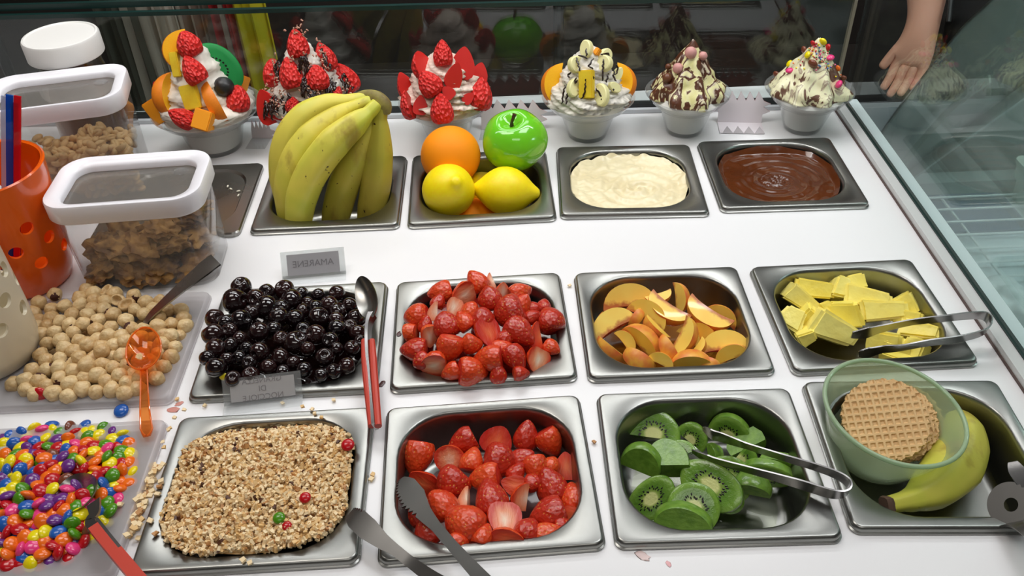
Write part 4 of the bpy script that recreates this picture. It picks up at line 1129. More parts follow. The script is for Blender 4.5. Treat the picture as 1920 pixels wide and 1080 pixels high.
B = [([(690,184,.345),(650,190,.345),(615,196,.342),(575,216,.335),(547,250,.326),(534,290,.318),(531,335,.312),(535,385,.306)], [.0075, .0085, .013, .0165, .0178, .0178, .016, .010], BM, 'back-left banana'),
     ([(697,190,.340),(660,203,.336),(627,222,.330),(585,256,.318),(556,300,.305),(543,350,.296),(544,400,.290),(550,425,.290)], [.008, .0085, .014, .0182, .0190, .0182, .015, .009], BM, None),
     ([(706,196,.332),(690,212,.322),(668,230,.312),(626,266,.298),(588,315,.285),(566,365,.276),(560,408,.270),(562,432,.272)], [.008, .0085, .0145, .0188, .0192, .0186, .0160, .009], BM, 'frontmost banana'),
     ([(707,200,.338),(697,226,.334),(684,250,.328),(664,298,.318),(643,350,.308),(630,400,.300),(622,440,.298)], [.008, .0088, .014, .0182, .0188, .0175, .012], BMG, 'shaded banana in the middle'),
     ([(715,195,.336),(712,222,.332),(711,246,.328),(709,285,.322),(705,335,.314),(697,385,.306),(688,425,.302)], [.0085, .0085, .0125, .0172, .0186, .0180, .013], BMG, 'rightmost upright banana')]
for pth, R, mt, lab in B:
    pts = [aty(*q) - Vector((CRN.x, CRN.y, 0)) for q in pth]
    o = banana(pts, R, bunch, mt)
    if lab: o['label'] = lab
c0 = CRN - Vector((CRN.x, CRN.y, 0))
pts = [aty(672, 181, .348) - bunch.location, aty(690, 180, .346) - bunch.location, aty(708, 186, .340) - bunch.location, aty(720, 198, .335) - bunch.location, aty(721, 212, .333) - bunch.location]
o = mk('stem_crown', *tube(smoothpath(pts, 4), [.005, .0075, .0095, .0100, .0070], 14, lambda a: 1 + .12 * math.cos(3 * a)), BST, bunch); o['label'] = 'brown dried crown joining the stems'
# single banana
sb = empty('banana', local('waffle', .02, -.03, -.05), 'single yellow-green banana lying in the pan beside the green bowl', 'banana')
L0 = Vector(sb.location)
pts = [at(1668, 946, -.006), at(1692, 941, -.008), at(1716, 934, -.012), at(1752, 912, -.018), at(1784, 878, -.022), at(1800, 840, -.022), at(1800, 802, -.018), at(1792, 775, -.014)]
o = mk('banana_body', *tube([q - L0 for q in smoothpath(pts, 8)], [.0066, .0076, .0105, .0190, .0232, .0222, .0180, .008], 22, pent), banana_mat('banana_peel_fresh', S(178, 184, 60), S(206, 198, 84), S(196, 190, 70)), sb, angle=180)
o = mk('stem_end', *tube([at(1657, 948, -.0055) - L0, at(1664, 947, -.0057) - L0, at(1669, 946, -.006) - L0], [.0072, .0080, .0068], 14, lambda a: 1 + .1 * math.cos(4 * a)), M('banana_cut', S(84, 62, 48), .8, bmp=.6), sb)

# ------------------------------------------------------------------ green bowl with waffles
GB = clear('green_bowl_plastic', (.86, .93, .82), 1.4, .08, haze=.40, hazecol=(.72, .82, .60), refl=.8)
bc = at(1676, 772, .022)
bowl = empty('green_bowl', (bc.x, bc.y, bc.z), 'translucent pale green round bowl holding waffles', 'bowl')
R = .0595
prof = [(.001, -.060), (.030, -.060), (.034, -.058), (.0385, -.052), (.050, -.028), (.057, -.006), (.0590, -.001), (.0605, .0012), (.0600, .003), (.0582, .0028), (.0570, .0006), (.0552, -.006), (.0482, -.028), (.0365, -.051), (.032, -.0565), (.001, -.0575)]
ob = mk('bowl_body', *lathe(prof, 56), GB, bowl, angle=60)
rm = []
for i in range(56):
    a = 2 * PI * i / 56; rm.append((.0592 * math.cos(a), .0592 * math.sin(a), .0018))
rings = []
for i in range(56):
    a = 2 * PI * i / 56; c = Vector((.0594 * math.cos(a), .0594 * math.sin(a), .0018)); d = Vector((math.cos(a), math.sin(a), 0))
    rings.append([tuple(c + d * .0021 * math.cos(t * PI / 4) + Vector((0, 0, .0021 * math.sin(t * PI / 4)))) for t in range(8)])
mk('bowl_rim', *loft(rings, closed=True), clear('green_rim_plastic', (.72, .86, .70), 1.45, .08, haze=.6, hazecol=(.66, .80, .60)), bowl, angle=180)
bowl.rotation_euler = (math.radians(3), math.radians(6), 0); bowl.scale = (.985,) * 3
# waffles
WF = M('waffle', S(220, 182, 130), .7, c2=S(202, 158, 106), nscale=30, bmp=.4, bscale=400, bdist=.0006, vary=(S(224, 188, 134), S(208, 166, 112)))
def waffle_mesh():
    R = .0365; n = 96; cell = 2 * R / 11.5; V = []; idx = {}; Fc = []
    def inside(x, y):
        a = math.atan2(y, x); return math.hypot(x, y) <= R * (1 + .016 * math.cos(26 * a))
    def h(x, y):
        fx = abs(((x / cell) % 1) - .5) * 2; fy = abs(((y / cell) % 1) - .5) * 2
        return .0011 if max(fx, fy) > .62 else -.0004 + .0006 * (max(fx, fy) > .5)
    st = 2.1 * R / n
    for side in (1, -1):
        for j in range(n + 1):
            for i in range(n + 1):
                x, y = -1.05 * R + i * st, -1.05 * R + j * st
                if inside(x, y):
                    idx[(side, i, j)] = len(V); V.append((x, y, (h(x, y) + .0012) * side))
        for j in range(n):
            for i in range(n):
                q = [(side, i, j), (side, i + 1, j), (side, i + 1, j + 1), (side, i, j + 1)]
                if all(k in idx for k in q):
                    f = tuple(idx[k] for k in q); Fc.append(f if side > 0 else f[::-1])
    # close the outer edge
    from collections import Counter
    cnt = Counter()
    for f in Fc:
        for a, b in zip(f, f[1:] + f[:1]): cnt[(min(a, b), max(a, b))] += 1
    rev = {v: k for k, v in idx.items()}
    for (a, b), c in cnt.items():
        if c == 1 and rev[a][0] == 1:
            A, Bq = (-1,) + rev[a][1:], (-1,) + rev[b][1:]
            if A in idx and Bq in idx: Fc.append((a, b, idx[Bq], idx[A]))
    me = bpy.data.meshes.new('waffle'); me.from_pydata(V, [], Fc); me.materials.append(WF)
    return me
WM = waffle_mesh()
wlabs = ['front round waffle facing up in the green bowl', 'second waffle of the stack in the green bowl', 'third waffle of the stack in the green bowl', 'rearmost waffle of the stack in the green bowl', 'waffle at the bottom of the green bowl stack']
for i in range(5):
    p = at(1659 + (0, 9, 17, 24, 28)[i], 787 + (0, -3, 2, 5, 2)[i], .008 - i * .0052)
    o = bpy.data.objects.new('waffle', WM); COL.objects.link(o)
    n = Vector((-.10 - .02 * i, -.38, .9)).normalized(); X = Vector((1, .02 + .04 * i, 0)); X = (X - n * X.dot(n)).normalized()
    o.matrix_basis = basis(X, n.cross(X), n, p, (1, 1.0, 1)); tag(o, wlabs[i], 'waffle', 'waffles in the green bowl')

# ------------------------------------------------------------------ utensils
def tongs(name, path, widths, wdir, label, teeth=None, th=.0013, n=10, mat=None):
    V, Fc = ribbon(smoothpath(path, n), widths, wdir, th, teeth)
    o = mk(name, V, Fc, mat or CHROME, angle=40)
    return o
t = empty('serving_tongs', at(1700, 640, 0), 'steel tongs with round tips lying across the pineapple', 'tongs')
T0 = Vector(t.location)
pth = [at(1597, 628, .004), at(1625, 624, .006), at(1655, 616, .010), at(1710, 604, .016), at(1770, 597, .020), at(1815, 592, .021), at(1845, 592, .021), at(1856, 604, .020), at(1846, 622, .018), at(1800, 635, .016), at(1740, 643, .013), at(1690, 652, .008), at(1655, 655, .003), at(1630, 661, -.001), at(1610, 664, -.004)]
o = tongs('arm', [q - T0 for q in pth], [.010, .019, .013, .010, .011, .012, .012, .012, .012, .012, .011, .010, .012, .018, .009], (0, -.25, 1), '')
o.name = 'tong_arms'; o.parent = t
t = empty('serving_tongs', at(1450, 880, 0), 'steel tongs with small pointed tips lying in the kiwi pan', 'tongs')
T0 = Vector(t.location)
pth = [at(1318, 803, -.010), at(1334, 814, -.008), at(1356, 821, -.004), at(1400, 836, .004), at(1460, 855, .010), at(1530, 876, .014), at(1572, 892, .015), at(1592, 908, .015), at(1588, 924, .014), at(1560, 926, .012), at(1500, 908, .008), at(1430, 888, .002), at(1370, 872, -.004), at(1330, 862, -.009), at(1298, 846, -.012)]
o = tongs('arm', [q - T0 for q in pth], [.005, .013, .012, .008, .009, .010, .011, .012, .012, .013, .013, .010, .009, .012, .004], (0, -.2, 1), '')
o.name = 'tong_arms'; o.parent = t
STEELS = steel('serrated_tong_steel', (.27, .262, .25), .30)
# serrated tongs over the lower strawberries
t = empty('serving_tongs', at(850, 1040, 0), 'steel tongs with serrated jaws, one jaw in the lower strawberries', 'tongs')
T0 = Vector(t.location)
vx = view_axes(at(800, 1000, 0))
pa = [at(752, 899, .004), at(760, 912, .006), at(775, 935, .008), at(795, 962, .010), at(818, 988, .013), at(850, 1025, .018), at(900, 1080, .028), at(960, 1140, .045)]
o = mk('serrated_arm', *ribbon([q - T0 for q in smoothpath(pa, 9)], [.006, .019, .022, .013, .0085, .0085, .0105, .012], (vx[0] * .86 + vx[1] * .5), .0015, (0, .42, -1, .0032)), STEELS, t)
pb = [at(657, 962, .010), at(668, 972, .012), at(690, 992, .013), at(716, 1014, .013), at(742, 1032, .013), at(775, 1058, .014), at(830, 1095, .024), at(930, 1145, .044)]
o = mk('serrated_arm', *ribbon([q - T0 for q in smoothpath(pb, 9)], [.010, .017, .017, .012, .0085, .0085, .0105, .012], (vx[0] * .75 + vx[1] * .68), .0015, (0, .16, 1, .003)), STEELS, t)
pe = [pa[-1], (pa[-1] + pb[-1]) / 2 + Vector((.035, -.015, .006)), pb[-1]]
mk('spring_bend', *ribbon([q - T0 for q in smoothpath(pe, 8)], .012, (0, -.5, .86), .0015), STEEL, t)
STEELT = steel('tong_steel', (.17, .165, .155), .33)
# tongs at the right edge: round serrated jaw with a hole
jc = at(1893, 945, .010)
t = empty('serving_tongs', (jc.x, jc.y, 0), 'steel tongs at right edge with round holed serrated jaw', 'tongs')
T0 = Vector(t.location)
ru, uu, nn = view_axes(jc)
Rj = .0175; rh = .0055
rings = []
N = 48
for i in range(N):
    a = 2 * PI * i / N
    ro = Rj * (1 - (.10 if (i % 2 and -.15 < a < 1.9) else 0)); d = ru * math.cos(a) * .86 + uu * math.sin(a)
    c = jc - T0
    rings.append([tuple(c + d * ro + nn * .0008), tuple(c + d * rh + nn * .0008 + ru * .001), tuple(c + d * rh - nn * .0008 + ru * .001), tuple(c + d * ro - nn * .0008)])
mk('holed_jaw', *loft(rings, closed=True), STEELT, t)
pc = [jc + ru * .008 - uu * .012, at(1925, 985, .018), at(1975, 1040, .03), at(2060, 1130, .05)]
mk('arm', *ribbon([q - T0 for q in smoothpath(pc, 8)], [.022, .017, .012, .012], ru * .7 + uu * .7, .0015), STEELT, t)
pd = [at(1899, 867, .002), at(1908, 884, .004), at(1930, 915, .010), at(1990, 980, .025), at(2085, 1110, .05)]
mk('arm', *ribbon([q - T0 for q in smoothpath(pd, 8)], [.007, .013, .012, .011, .012], ru * .8 + uu * .6, .0015), CHROME, t)
# spoon helper
def spoon_bowl(L, Wd, depth, th=.0011):
    V = []; nu, nv = 16, 18
    rings = []
    for s in (1, -1):
        for j in range(nu + 1):
            r = j / nu
            ring = []
            for k in range(nv * 2):
                a = 2 * PI * k / (nv * 2)
                x = Wd / 2 * r * math.cos(a) * (1 - .10 * math.sin(a)); y = L / 2 * r * math.sin(a)
                z = -depth * (1 - r * r) + (0 if s > 0 else -th)
                ring.append((x, y, z))
            rings.append(ring)
        if s > 0: continue
    top, bot = rings[:nu + 1], rings[nu + 1:]
    return loft(top[::1] + bot[::-1])
RED = M('red_handle', S(196, 62, 44), .4, bmp=.1)
def frame(loc, yd, up):
    Y = Vector(yd).normalized(); Z = (Vector(up) - Y * Vector(up).dot(Y)).normalized()
    return basis(Y.cross(Z), Y, Z, loc)
# cherry spoon with red handle
t = empty('serving_spoon', at(695, 680, 0), 'steel spoon with red handle leaning on the cherry pan', 'spoon')
T0 = Vector(t.location)
c = at(685, 556, .030); dn = (at(670, 520, .034) - at(697, 596, .022)).normalized()
o = mk('spoon_bowl', *spoon_bowl(.053, .027, .007), STEELD, t); o.matrix_basis = frame(c - T0, dn, (-.55, -.45, .65)); 
e1 = at(698, 590, .022)
mk('neck', *ribbon([q - T0 for q in smoothpath([e1, at(692, 606, .020), at(690, 636, .018), at(694, 700, .013), at(703, 800, .008)], 6)], [.006, .0035, .003, .003, .003], (.9, -.2, .2), .010), CHROME, t)
for dx in (-7.5, 7.5):
    V, Fc = tube([q - T0 for q in smoothpath([at(690 + dx, 638, .018), at(694 + dx, 700, .0145), at(703 + dx * .8, 799, .009)], 6)], [.0028, .0036, .0036, .0034], 10, lambda a: 1.0)
    mk('handle_scale', V, Fc, RED, t)
# candy scoop
t = empty('serving_scoop', at(190, 1000, 0), 'steel scoop with red handle dug into the coloured candies', 'scoop')
T0 = Vector(t.location)
c = at(140, 922, .012)
o = mk('scoop_bowl', *spoon_bowl(.040, .036, .012), STEELD, t); o.matrix_basis = frame(c - T0, (at(110, 886, .012) - at(176, 960, .018)), (-.35, .05, .9))
mk('neck', *ribbon([q - T0 for q in smoothpath([at(176, 942, .015), at(178, 962, .017), at(170, 976, .016), at(182, 995, .016)], 6)], [.012, .009, .010, .010], (.8, -.4, .3), .0022), CHROME, t)
d = Vector((.75, .45, 0))
mk('metal_edge', *ribbon([q - T0 for q in smoothpath([at(186, 980, .017), at(226, 1030, .018), at(290, 1105, .020)], 6)], .0022, (.8, .6, 0), .011), CHROME, t)
mk('handle_scale', *ribbon([q - T0 for q in smoothpath([at(180, 990, .018), at(216, 1034, .019), at(276, 1105, .021)], 6)], .0098, (.8, .6, 0), .009), RED, t)
# hazelnut spoon
t = empty('serving_spoon', at(300, 600, 0), 'steel spoon with wide flared handle stuck in the hazelnuts', 'spoon')
T0 = Vector(t.location)
mk('spoon_handle', *ribbon([q - T0 for q in smoothpath([at(258, 640, -.002), at(278, 598, .012), at(305, 570, .022), at(345, 535, .034), at(385, 502, .046), at(405, 487, .050)], 7)], [.007, .0075, .0105, .0155, .0215, .0215], (at(415, 503, .05) - at(383, 478, .05)), .0018), STEELD, t)
o = mk('spoon_bowl', *spoon_bowl(.045, .028, .007), STEELD, t); o.matrix_basis = frame(at(236, 622, .004) - T0, (at(215, 618, 0) - at(262, 628, 0)), (0, 0, 1))
# orange plastic spoon
OS = clear('orange_clear_plastic', (1, .62, .30), 1.45, .03, haze=.10, hazecol=(1, .42, .10))
OSE = clear('orange_plastic_edge', (1, .45, .12), 1.45, .03, haze=.5, hazecol=(1, .36, .06))
t = empty('plastic_spoon', at(272, 720, 0), 'translucent orange plastic spoon lying on the hazelnuts', 'spoon')
T0 = Vector(t.location)
cl = at(269, 652, .024)
fr_ = frame(cl - T0, at(268, 610, .026) - at(272, 700, .016), (0, -.15, 1))
o = mk('spoon_bowl', *spoon_bowl(.052, .032, .008), OS, t); o.matrix_basis = fr_
rg = [fr_ @ Vector((.016 * math.cos(a) * (1 - .1 * math.sin(a)), .026 * math.sin(a), 0)) for a in [2 * PI * k / 40 for k in range(41)]]
mk('bowl_rim', *tube(rg, .0009, 8), OSE, t)
hp = smoothpath([at(270, 690, .018), at(271, 725, .013), at(272, 770, .009), at(275, 805, .007), at(275, 818, .0065)], 7)
mk('handle', *ribbon([q - T0 for q in hp], [.006, .0065, .008, .0105, .006], (1, 0, 0), .0018), OS, t)
for s in (-1, 1):
    W_ = [.003, .0033, .0042, .0053, .0008]
    V, Fc = tube([q - T0 + Vector((s * interp(W_, i / (len(hp) - 1)), 0, .001)) for i, q in enumerate(hp)], .0008, 8)
    mk('handle_rib', V, Fc, OSE, t)

# ------------------------------------------------------------------ label holders
ACR = clear('acrylic', (.96, .97, .97), 1.49, .02, haze=.10, hazecol=(.85, .85, .85))
CARD = M('label_card', S(186, 180, 184), .7); CARD2 = M('label_card_pale', S(196, 190, 190), .7)
def holder(name, TL, TR, BR, BL, lines, label, card, tsize, tcol):
    """quad corners in world; lettering faces away, so it reads mirrored from here"""
    x = (BR - BL); w = x.length; x = x.normalized(); u = ((TL - BL) + (TR - BR)) / 2; h = u.length; n = x.cross(u).normalized(); u = n.cross(x)
    t = empty(name, (BL + BR) / 2, label, 'label holder')
    m = basis(x, u, n, Vector((0, 0, 0)))
    def P(nm, vf, mt):
        o = mk(nm, *vf, mt, t, smooth=False); o.matrix_basis = m; return o
    P('front_panel', box(-w / 2, w / 2, 0, h, -.0022, -.0010), ACR)
    P('back_panel', box(-w / 2, w / 2, 0, h, .0006, .0018), ACR)
    P('card', box(-w * .41, w * .41, h * .10, h * .88, -.0006, .0002), card)
    f = mk('foot', *box(-w / 2, w / 2, -.012, .004, -.0002, .0008), ACR, t, smooth=False)
    f.rotation_euler = (0, 0, math.atan2(x.y, x.x)); f.location = (0, 0, .0004)
    for i, s in enumerate(lines):
        cu = bpy.data.curves.new('lettering', 'FONT'); cu.body = s; cu.size = tsize; cu.align_x = 'CENTER'; cu.align_y = 'CENTER'; cu.extrude = .00012
        ot = bpy.data.objects.new('t', cu); COL.objects.link(ot)
        dg = bpy.context.evaluated_depsgraph_get(); me = bpy.data.meshes.new_from_object(ot.evaluated_get(dg)); bpy.data.objects.remove(ot)
        yy = h * .5 + ((len(lines) - 1) / 2 - i) * tsize * 1.05
        for v in me.vertices: v.co = Vector((-v.co.x, v.co.y + yy, .0004 + v.co.z))
        me.flip_normals()
        o = fin('lettering', me, M('lettering_ink', tcol, .7), t, smooth=False); o.matrix_basis = m
    return t
holder('label_holder', aty(515, 477, .168), aty(636, 463, .172), at(649, 513, -.006), at(530, 524, -.006), ['AMARENE'],
       'clear label holder seen from behind, lettered AMARENE, behind the cherries', CARD, .0100, S(120, 112, 118))
holder('label_holder', at(404, 709, .012), at(552, 703, .016), at(568, 744, -.004), at(421, 762, -.004), ['GRANELLA', 'DI', 'NOCCIOLE'],
       'clear label holder seen from behind, lettered GRANELLA DI NOCCIOLE', CARD2, .0074, S(138, 130, 132))
# sawtooth price cards (white backs towards us, red fronts towards the glass)
RCARD = M('red_card_front', S(190, 30, 24), .6); WCARD = M('white_card_back', S(226, 218, 222), .6)
def sawcard(px0, py0, px1, py1, Yb, h, label, rz=0, low=False):
    a, b = aty(px0, py0, Yb), aty(px1, py1, Yb)
    w = (b - a).length; t = empty('sawtooth_card', ((a.x + b.x) / 2, Yb, -.007), label, 'sign card', rz=rz)
    n = 5; out = []
    tz = h
    for i in range(n):
        x0 = -w / 2 + w * i / n
        out += [(x0, tz), (x0 + w / n * .35, tz + .012)]
    out += [(w / 2, tz)]
    for i in range(2): out += [(w / 2 + .010, tz - .004 - i * .010), (w / 2, tz - .008 - i * .010)]
    out += [(w / 2, 0), (-w / 2, 0)]
    nn_ = len(out)
    lean = .28
    def mkpl(y0, y1, mt, nm):
        V = [(x, y0 + z * lean, z) for x, z in out] + [(x, y1 + z * lean, z) for x, z in out]
        Fc = [tuple(range(nn_)), tuple(range(nn_, 2 * nn_))[::-1]] + [(i, (i + 1) % nn_, nn_ + (i + 1) % nn_, nn_ + i) for i in range(nn_)]
        mk(nm, V, Fc, mt, t, smooth=False)
    mkpl(0, .0006, WCARD, 'card_back'); mkpl(.0007, .0012, RCARD, 'red_face')
    mk('foot', *box(-w / 2, w / 2, -.030, .001, .0002, .001), ACR if not low else WCARD, t, smooth=False)
    if low:
        V = []
        for i in range(4):
            x0 = -w / 2 + .004 + i * w / 4.2
            V.append(([(x0, -.030, .001), (x0 + .014, -.030, .001), (x0 + .005, -.029, .011), (x0, -.0293, .001), (x0 + .014, -.0293, .001), (x0 + .005, -.0283, .011)], [(0, 1, 2), (5, 4, 3), (0, 3, 4, 1), (1, 4, 5, 2), (2, 5, 3, 0)]))
        mk('lower_points', *merge(*V), WCARD, t, smooth=False)
sawcard(900, 200, 1012, 205, .470, .028, 'white saw-edged card standing between the strawberry and banana sundaes', -.1)
sawcard(1352, 190, 1432, 196, .462, .030, 'white saw-edged card with second toothed strip, right of chocolate sundae', -.12, True)
sawcard(462, 215, 500, 222, .475, .012, 'low pale card beside the fruit sundae cup', -.1)

# ------------------------------------------------------------------ sundaes
SCUP = clear('sundae_cup_plastic', (.96, .97, .97), 1.46, .03, haze=.12, hazecol=(.85, .86, .86))
ICE = M('white_ice_cream', S(232, 230, 224), .5)
WC = M('whipped_cream', S(240, 234, 222), .42, bmp=.25, bscale=90, bdist=.001)
PC = M('pinkish_cream', S(242, 226, 208), .42, c2=S(238, 214, 200), nscale=40, bmp=.3, bscale=90, bdist=.001)
PSB = [berry_mat('plaster_strawberry', S(214, 30, 28), S(224, 46, 38), False, False, sscale=4.6), M('plaster_strawberry_cut', S(196, 22, 20), .45, c2=S(212, 44, 34), nscale=60)]
MANGO = M('fake_mango', S(250, 190, 20), .5, c2=S(248, 176, 14), nscale=30)
MSK = M('fake_peach_skin', S(244, 150, 20), .5, c2=S(226, 112, 24), nscale=60)
FOR = M('fake_orange_cube', S(248, 160, 22), .5)
FYL = M('fake_pineapple', S(238, 208, 48), .5, c2=S(224, 186, 36), nscale=60)
FGR = M('fake_kiwi', S(0, 138, 62), .5, bmp=.5, bscale=150)
FBK = M('fake_olive', (.018, .018, .018), .4)
DRZ = M('chocolate_drizzle', S(36, 18, 14), .25, coat=.3)
BNS = M('banana_slice', S(240, 236, 190), .5, c2=S(236, 228, 150), nscale=60)
def marble(name, cols, scale, stretch):
    m, nt, b = newmat(name)
    f = tex(nt, scale, 5, stretch=stretch)
    nd = f.node; nd.inputs['Distortion'].default_value = 1.2
    r = ramp(nt, f, cols); r.node.color_ramp.interpolation = 'EASE'
    nt.links.new(r, b.inputs['Base Color']); setp(b, rough=.35, coat=.1); bump(nt, b, f, .7, .003)
    return m
MB5 = marble('chocolate_marbled_cream', [(.36, S(232, 226, 160)), (.44, S(236, 230, 178)), (.47, S(96, 56, 36)), (.56, S(84, 46, 30)), (.59, S(206, 190, 170)), (.66, S(236, 230, 176))], 55, (1, 1, .45))
MB6 = marble('candy_sundae_cream', [(.36, S(92, 60, 44)), (.44, S(110, 76, 58)), (.47, S(236, 230, 190)), (.58, S(240, 236, 196)), (.62, S(170, 150, 130)), (.68, S(236, 232, 200))], 50, (1, 1, .35))
def prof_r(prof, z):
    if z <= prof[0][0]: return prof[0][1]
    for (z0, r0), (z1, r1) in zip(prof, prof[1:]):
        if z <= z1: return r0 + (r1 - r0) * (z - z0) / (z1 - z0)
    return 0
class Sundae:
    def __init__(s, px, py, rim_px, rim_z, topx, prof, label, cream, ridge=.06, nz=34, base_r=.0255, ice=ICE, seed=0, swirl=0):
        b = at(px, py, -.0075); s.b = Vector((b.x, b.y, -.0075))
        s.o = empty('sundae', s.b, label, 'sundae', 'display sundaes along the back')
        R = rim_px / 2 * mpp(Vector((b.x, b.y, rim_z))); s.R = R; H = rim_z + .0075
        z1 = H * .62; r1 = R * .60 if R > .06 else R * .62
        cup = [(.001, 0), (base_r - .001, 0), (base_r, .001), (r1, z1), (r1 + .003, z1 + .0015), (R * .86, H * .82), (R, H), (R + .0007, H + .0006), (R - .0006, H + .0006), (R * .85, H * .84), (r1 + .0015, z1 + .003), (r1 - .0012, z1 + .001), (base_r - .0012, .0016), (.001, .0014)]
        mk('cup', *lathe(cup, 48), SCUP, s.o, angle=50)
        ic = [(.001, .006), (base_r * .96, .006), (r1 - .0022, z1), (r1, z1 + .004), (R * .80, H * .84), (R * .70, H * .98), (.001, H)]
        mk('ice_cream', *lathe(ic, 40), ice, s.o, angle=50)
        zt = aty(topx[0], topx[1], b.y).z + .0075
        kz = (zt - H) / prof[-1][0]; kr = R * .86 / prof[0][1]
        s.prof = [(H + z * kz, r * (kr if z < .02 else 1 + (kr - 1) * .6)) for z, r in prof]   # z above the base, radius
        top = s.prof[-1][0]; rings = []; seg = 56
        for j in range(nz + 1):
            z = s.prof[0][0] + (top - s.prof[0][0]) * j / nz; r = prof_r(s.prof, z)
            ring = []
            for k in range(seg):
                a = 2 * PI * k / seg
                w = 1 + ridge * math.sin(8 * a + swirl * z * 900) * min(1, r / .02) + ridge * 1.6 * noise.noise(Vector((math.cos(a) * 2.2, math.sin(a) * 2.2, z * 60 + seed * 9))) + .10 * math.sin(z * 330 + a) * (.6 if swirl else .25)
                rr_ = max(.0008, r * w)
                ring.append((rr_ * math.cos(a), rr_ * math.sin(a), z + .0015 * noise.noise(Vector((a * 2, z * 90, seed)))))
            rings.append(ring)
        mk('cream_mound', *loft(rings, True, True), cream, s.o, angle=180)
    def hit(s, px, py, out=0.):
        d = ray(px, py).normalized(); best = None; bd = 9
        t0 = (Vector(s.b) - CAM).length - .14
        for i in range(280):
            p = CAM + d * (t0 + i * .001); q = p - s.b
            r = math.hypot(q.x, q.y); g = r - prof_r(s.prof, q.z) - out if s.prof[0][0] - .004 <= q.z <= s.prof[-1][0] + .05 else r + .02
            if g < 0: return p
            if g < bd: bd = g; best = p
        q = best - s.b; r = math.hypot(q.x, q.y); k = min(1, (prof_r(s.prof, q.z) + out) / r)
        best = s.b + Vector((q.x * k, q.y * k, min(q.z, s.prof[-1][0] + out)))
        return best
    def put(s, o, p, ang, roll, tilt=0, sc_=1.):
        o.parent = s.o; m = pose(p, ang, roll, tilt, sc_); m.translation = Vector(m.translation) - s.b; o.matrix_basis = m
        return o
    def berry(s, px, py, h, kind='whole', ang=90, roll=90, tilt=0, out=.0, mats=None, lab=None, wide=1.):
        p = s.hit(px, py, out); r = h / 2 * mpp(p) * 1.14
        o = berry(int(px) % 5, kind, mats=mats or PSB); o.name = 'strawberry_piece'
        s.put(o, p, ang, roll, tilt, (r * wide * .86, r * wide * .86, r))
        if lab: o['label'] = lab
        return o, p, r
    def slice_(s, px, py, h, half, ang, roll, mats, name='peach_piece', lab=None, flat=1.):
        p = s.hit(px, py, .002); r = h / 2 * mpp(p)
        o = peach(half, 1., 1., name, None, mats); s.put(o, p, ang, roll, 0, (r * flat, r * .8, r))
        if lab: o['label'] = lab
        return o
    def cube(s, px, py, w, h, ang, mat, name, d=.010):
        p = s.hit(px, py, .003); k = mpp(p)
        bm = bmesh.new(); bmesh.ops.create_cube(bm, size=1)
        for v in bm.verts: v.co = Vector((v.co.x * w * k, v.co.y * d, v.co.z * h * k))
        bmesh.ops.bevel(bm, geom=bm.edges[:], offset=.0012, segments=2, affect='EDGES')
        o = frombm(name, bm, mat); s.put(o, p, ang, 25); return o
    def ball(s, px, py, rpx, mat, name, flat=1., out=.001):
        p = s.hit(px, py, out); r = rpx * mpp(p)
        o = mk(name, *rocky(1, 3, .06, 1.5, int(px)), mat, angle=180); s.put(o, p, random.uniform(0, 180), 60, 0, (r, r * flat, r)); return o
    def drizzle(s, lines, r=.0011, name='chocolate_drizzle', mat=None, out=.0015):
        parts = []
        for L in lines:
            pts = []
            for i in range(len(L) - 1):
                for k in range(4):
                    t = k / 4; pts.append((L[i][0] * (1 - t) + L[i + 1][0] * t, L[i][1] * (1 - t) + L[i + 1][1] * t))
            pts.append(L[-1])
            pts = [s.hit(a + 1.2 * math.sin(b * .7), b, out) - s.b for a, b in pts]
            P_ = [pts[0]]
            for q in pts[1:]:
                if (q - P_[-1]).length > .0006: P_.append(q)
            if len(P_) > 2: parts.append(tube(P_, [r * .7, r, r * 1.3, r, r * 1.2, r * .6], 7))
        o = mk(name, *merge(*parts), mat or DRZ, s.o, angle=180); return o
# 1 fruit sundae
s1 = Sundae(408, 274, 203, .052, (362, 70), [(-.004, .060), (.006, .057), (.022, .046), (.045, .036), (.062, .030), (.075, .027), (.09, .022), (.105, .014), (.118, .006), (.122, .001)], 'tall sundae with mixed fruit, kiwi and black olive at far left', WC, .05, swirl=1, base_r=.034, seed=1)
s1.slice_(319, 98, 76, .38, 88, 190, [MSK, MANGO, MANGO], 'mango_piece', flat=1.3)
s1.berry(354, 84, 52, 'whole', 100, 60); s1.berry(363, 133, 54, 'whole', 105, 60, out=.004)
s1.cube(330, 121, 16, 46, 85, FYL, 'pineapple_piece')
# half kiwi disc
p = s1.hit(418, 118, .002); r = 52 * mpp(p); kk = kiwi('half', False); kk.name = 'kiwi_piece'; kk.data.materials.clear(); kk.data.materials.append(FGR); kk.data.materials.append(FGR)
ru_, uu_, nn_v = view_axes(p); Y = (ru_ * .72 + uu_ * .62 + nn_v * .1).normalized(); Z = (nn_v - Y * nn_v.dot(Y)).normalized(); kk.parent = s1.o
kk.matrix_basis = basis(Y.cross(Z), Y, Z, p - s1.b - Y * r * .2, (r, r * .75, r * .8))
sd = merge(*[xf(rocky(1, 1, 0), Matrix.Translation((math.cos(a) * .42, math.sin(a) * .42, .225)) @ Matrix.Diagonal((.05, .05, .03, 1))) for a in [.15 + .32 * k for k in range(9)]])
x_ = mk('seeds', *sd, KS, kk); x_['kind'] = 'stuff'
s1.ball(420, 163, 19, FBK, 'olive', out=.003)
s1.slice_(313, 181, 88, .55, 84, 150, [MSK, MANGO, MANGO], flat=1.25); s1.slice_(404, 194, 90, .35, 104, 105, [MSK, MANGO, MANGO])
s1.cube(358, 182, 32, 46, 92, FYL, 'pineapple_piece')
